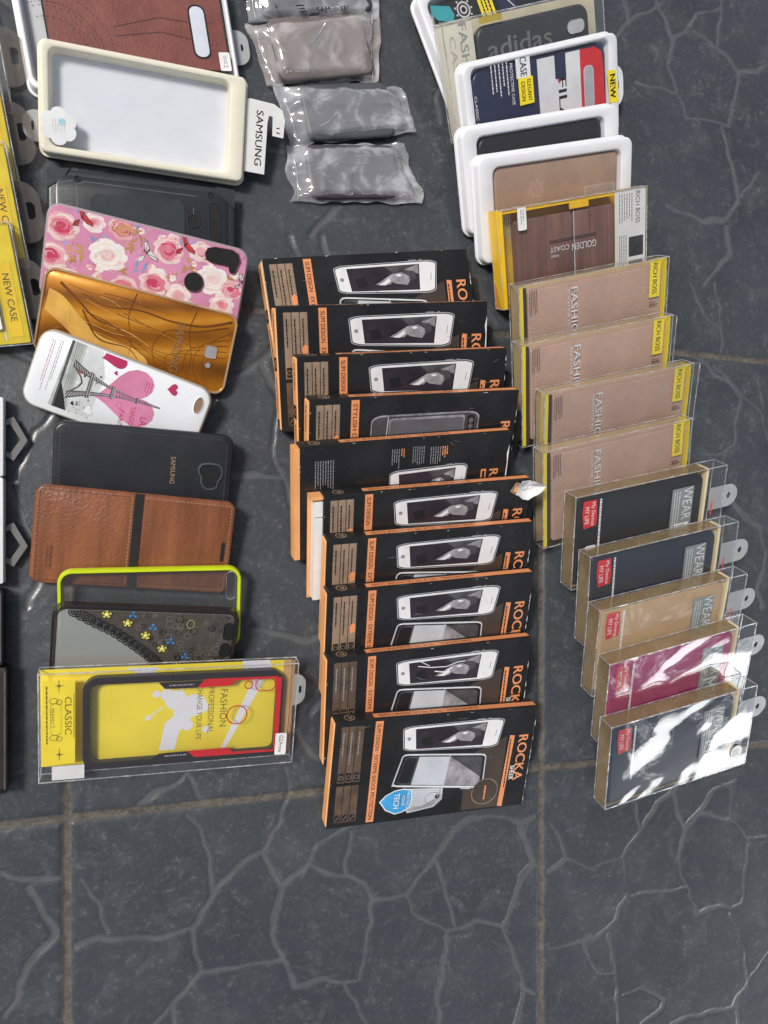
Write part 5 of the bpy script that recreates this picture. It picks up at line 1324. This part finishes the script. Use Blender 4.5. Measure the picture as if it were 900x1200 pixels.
# ------------------------------------------------------------------ cases in plastic bags
def bag(label, corners, z0, zt, seed, m, group, case=None, fill=None, words=None, flap=None):
    c = sum((Vector((x, y, 0)) for x, y in corners), Vector()) / 4
    T = thing('bagged_case', label, 'bagged phone case', (c.x, c.y, z0, 0, 0, 0), group)
    f = qmap([(x - c.x, y - c.y) for x, y in corners])
    nx, ny = 64, 40; rr = random.Random(seed)
    def hgt(u, v, s):
        e = min(u, 1 - u) ; g = min(v, 1 - v)
        inside = min(1, max(0, (e - .06) / .10)) * min(1, max(0, (g - .03) / .12))
        base = zt * (inside ** .6)
        q = Vector((u * 4.2 + v * 1.6 + seed, v * 1.9 - u * .8, s * 9.))
        ridge = 1 - abs(noise.noise(q * .9)) * 2; ridge2 = 1 - abs(noise.noise(q * 1.35 + Vector((3, 1, 0)))) * 2
        end = 1 - min(1, e / .22)
        cr = .0030 * max(0, ridge - .62) + .0004 * max(0, ridge2 - .4) * (1 + 3 * end) + .0022 * end * max(0, ridge2 - .2)
        return base * (1 if s else .0) + (cr if s else 0) + .0003 * noise.noise(q * 3) * s + .0007
    mb = MB()
    for s in (1, 0):
        P = []
        for j in range(ny + 1):
            for i in range(nx + 1):
                u, v = i / nx, j / ny
                jx = .0030 * noise.noise(Vector((seed, v * 2.6, 1.))) * (abs(u - .5) * 2) ** 3 * 2; jy = .0016 * noise.noise(Vector((u * 7, seed, 2.))) * (abs(v - .5) * 2) ** 3 * 2
                x, y = f(u, v); P.append((x + jx, y + jy, hgt(u, v, s)))
        fs = [(j * (nx + 1) + i, j * (nx + 1) + i + 1, (j + 1) * (nx + 1) + i + 1, (j + 1) * (nx + 1) + i) for j in range(ny) for i in range(nx)]
        if not s: fs = [tuple(reversed(q)) for q in fs]
        mb.faces(P, fs, m, True)
    mb.build('plastic_bag', T, 180)
    # flattened seam and folded ends
    for u in ((.055,) if seed % 2 else (.93, .055)):
        mb = MB()
        mb.tube([(*f(u + .012 * math.sin(v * 5 + seed), v), hgt(u, v, 1) + .0005) for v in np.linspace(.03, .97, 14)], .00045, FILM_EDGE, 5)
        mb.build('bag_seam', T)
    for k in range(5):
        u0, v0 = rr.uniform(.06, .75), rr.uniform(.1, .9); du, dv = rr.uniform(.12, .34), rr.uniform(-.45, .45); bend = rr.uniform(-.05, .05)
        path = []
        for q_ in np.linspace(0, 1, 12):
            u, v = u0 + du * q_, min(.95, max(.05, v0 + dv * q_ + bend * math.sin(3.1 * q_)))
            path.append((*f(u, v), hgt(u, v, 1) + .0002))
        mb = MB(); mb.tube(path, .00026, FILM_EDGE, 5); mb.build('bag_crease', T)
    if case:
        wq, hq, zq, cm = case; ang = math.atan2(corners[1][1] - corners[0][1] + corners[2][1] - corners[3][1], corners[1][0] - corners[0][0] + corners[2][0] - corners[3][0])
        mb = case_body(wq, hq, .0012, zq, .008, cm, 0, -hq / 2)
        cc, ss = math.cos(ang), math.sin(ang); mb.v = [(x * cc - y * ss, x * ss + y * cc, z) for x, y, z in mb.v]
        mb.build('phone_case', T)
        if fill:
            P = Print(.1, zq + .0002, O=(0, 0, zq + .0002), U=(cc, ss, 0), V=(-ss, cc, 0))
            for (x, y, rx, ry, mm) in fill: P.poly([(x + a, y + b) for a, b in circle(0, 0, rx, 18, ry)], mm, 1)
            P.build('case_print', T)
    if words:
        P = Print(.1, zt + .004, O=(0, 0, zt + .0045))
        for (s_, x, y, wd, hh, rot) in words: P.text(s_, x, y, wd, hh, INK_BLACK, rot, 1, .02)
        P.build('bag_print', T)
    return T
GB_ = 'bagged phone cases on the tiles'
CASE_BROWN = mat('dull_brown_case', (.15, .128, .122), .5, var=.25, scale=30); CASE_GREY = mat('dull_grey_case', (.070, .074, .084), .45, var=.3, scale=30); CASE_DK = mat('dull_dark_case', (.055, .053, .062), .45, var=.3)
bag('clear bag with black lettering, mostly out of view past the brown one', [(.0814, .4435), (.1990, .4775), (.1985, .4310), (.0855, .4050)], .003, .006, 3, BAG, GB_, (.100, .036, .005, CASE_DK), None,
    [('A', -34, -23, 3.4, 4, 170), ('sil', -13, -21, 8, 7, 105), ('SAM', 6, -17, 12, 5, 16), ('XA', 23, -12, 6, 5, 16)])
bag('thick bag with dull brown phone case, second bag up from the lettered one', [(.0850, .4030), (.2010, .4400), (.1985, .3765), (.1010, .3560)], .0012, .0098, 8, BAG_WARM, GB_, (.086, .052, .009, CASE_BROWN), [(3, -1, 9, 12, CASE_GREY)])
bag('crumpled clear bag with grey phone case, between the brown bag and the nearest bag', [(.1065, .3580), (.2220, .3760), (.2340, .3385), (.1210, .3080)], .0012, .0076, 13, BAG, GB_, (.080, .047, .0064, CASE_GREY))
bag('crumpled clear bag with dark phone case, nearest of the bags', [(.1178, .3085), (.2230, .3270), (.2400, .2760), (.1205, .2620)], .0012, .0076, 19, BAG, GB_, (.082, .046, .0064, CASE_DK))

# ------------------------------------------------------------------ packs along the left edge of the floor spread
YG = 'yellow phone case packs'
tabL = None
for i, (fx, fy, fz, label) in enumerate(((-.0905, .3020, .0005, 'yellow pack with grey clear end, farthest of the yellow packs'), (-.0847, .2433, .0008, 'yellow pack lying between the farthest one and the upper stickered one'),
                                    (-.0784, .1852, .0008, 'yellow pack with white number sticker, overlapped by the nearest one'), (-.0755, .1283, .0008, 'nearest yellow pack, its clear lower edge on the tiles'))):
    w, h, t, yaw, tl = .150, .086, .012, 9.4, 11.5
    T = thing('phone_case_pack', label, 'phone case pack', (fx - w / 2 * math.cos(RAD(yaw)), fy - w / 2 * math.sin(RAD(yaw)), fz, yaw, 2 if i == 0 else tl, 0), YG)
    if i == 0:
        slab(w - .012, h - .003, .001, .0035, .001, PALE_GREY, b=.0003, cx=-.004, y0=.0015, seg=2).build('back_card', T)
    else:
        slab(w - .0022, h - .002, .001, t - .0022, .001, mat('yellow_insert', (.86, .66, .03), .4, var=.16, scale=50), b=.0004, cx=-.0005, y0=.001, seg=2).build('back_card', T)
        P = Print(w, t - .0020); a = w * 1000
        P.rect(a - 14.5, a - 5.5, 6 + 10 * (i == 2), 58, mat('golden_yellow_ink', (.95, .62, .01), .4), 1); P.text('NEW CASE' if i > 1 else 'Fashion', a - 9.8, 34 + 4 * (i == 2), 34, 4.6, mat('dark_olive_ink', (.10, .085, .01), .5), -90, 2, .02)
        P.line([(a - 17.5, 4), (a - 17.5, 78)], .8, INK_WHITE, 1); P.build('card_print', T)
    film_box(w, h, t, FILM, seed=90 + i, amp=.0005).build('plastic_sleeve', T)
    tab_mesh(w / 2 - .001, w / 2 + .0155, .018, .062, .001, (.0005, .012, .014, .0005), (w / 2 + .0075, .041, .0042, .0062), TAB_GREY).build('hang_tab', T)
    if i > 1:
        a = w * 1000
        st = sticker(T, [((x - a / 2) * .001, y * .001) for x, y in rrect(a - 45, a - 18.6, 12 + 6 * (i == 2), 43 + 6 * (i == 2), .8, 3)], t + .0007, PAPER)
        P = Print(w, t + .00084); P.text('12 2017', a - 24, 27 + 6 * (i == 2), 25, 5.4, INK_BLACK, -90, 1); P.build('sticker_print', st)
for y0, h, fz, body, label in ((.0265, .0585, .0005, mat('gold_card', (.62, .38, .09), .35, var=.2), 'white and gold pack with hexagon hang tab, upper one'), (-.0530, .0785, .0006, mat('beige_gold_card', (.58, .40, .22), .4, var=.15), 'beige pack with hexagon hang tab, lower one')):
    w, t = .120, .012
    T = thing('phone_case_pack', label, 'phone case pack', (-.0955 - w / 2, y0, fz, 0, 0, 0), 'packs with hexagon hang tabs')
    slab(w, h, 0, t, .0015, WHITE_PLASTIC, b=.0005, seg=3).build('box_body', T)
    P = Print(w, t); P.rect(w * 1000 - 70, w * 1000 - 2.2, h * 420, h * 1000 - 3, body, 1); P.rect(w * 1000 - 70, w * 1000 - 2.2, 3, h * 400, mat('pale_peach_print', (.68, .55, .45), .4), 1); P.build('front_print', T)
    hexo = [(w / 2 - .001, .016), (w / 2 + .006, .012), (w / 2 + .0155, .0275), (w / 2 + .006, .045), (w / 2 - .001, .042)]
    hexi = [(w / 2 - .001, .0205), (w / 2 + .0035, .0175), (w / 2 + .0105, .0280), (w / 2 + .0035, .0395), (w / 2 - .001, .0375)]
    mb = MB(); z = .004
    mb.loft([[(x, y, z) for x, y in hexi], [(x, y, z) for x, y in hexo], [(x, y, z + .001) for x, y in hexo], [(x, y, z + .001) for x, y in hexi], [(x, y, z) for x, y in hexi]], mat('grey_clear_plastic', (.17, .17, .17), .25), False, False, smooth=False, close=False)
    mb.build('hang_tab', T)
for y0, h, x1, fz, tl, label in ((-.1135, .0565, -.0955, .0005, 0, 'black pack below the hexagon tab packs'), (-.2075, .0930, -.0925, .0005, 0, 'long black pack at the near end of the far edge row')):
    w, t = .12, .014
    T = thing('phone_case_pack', label, 'phone case pack', (x1 - w / 2, y0, fz, 0, tl, 0), 'black packs at the edge')
    slab(w, h, 0, t, .002, mat('black_pack', (.014, .011, .010), .35), b=.0006, seg=3).build('box_body', T)
    P = Print(w, t); P.rect(w * 1000 - 60, w * 1000 - 3, 4, h * 1000 - 4, mat('brownish_black_panel', (.030, .020, .016), .3), 1); P.rect(w * 1000 - 2.4, w * 1000 - 1.2, 3, h * 1000 - 3, DARKGREY_PRINT, 1); P.build('front_print', T)
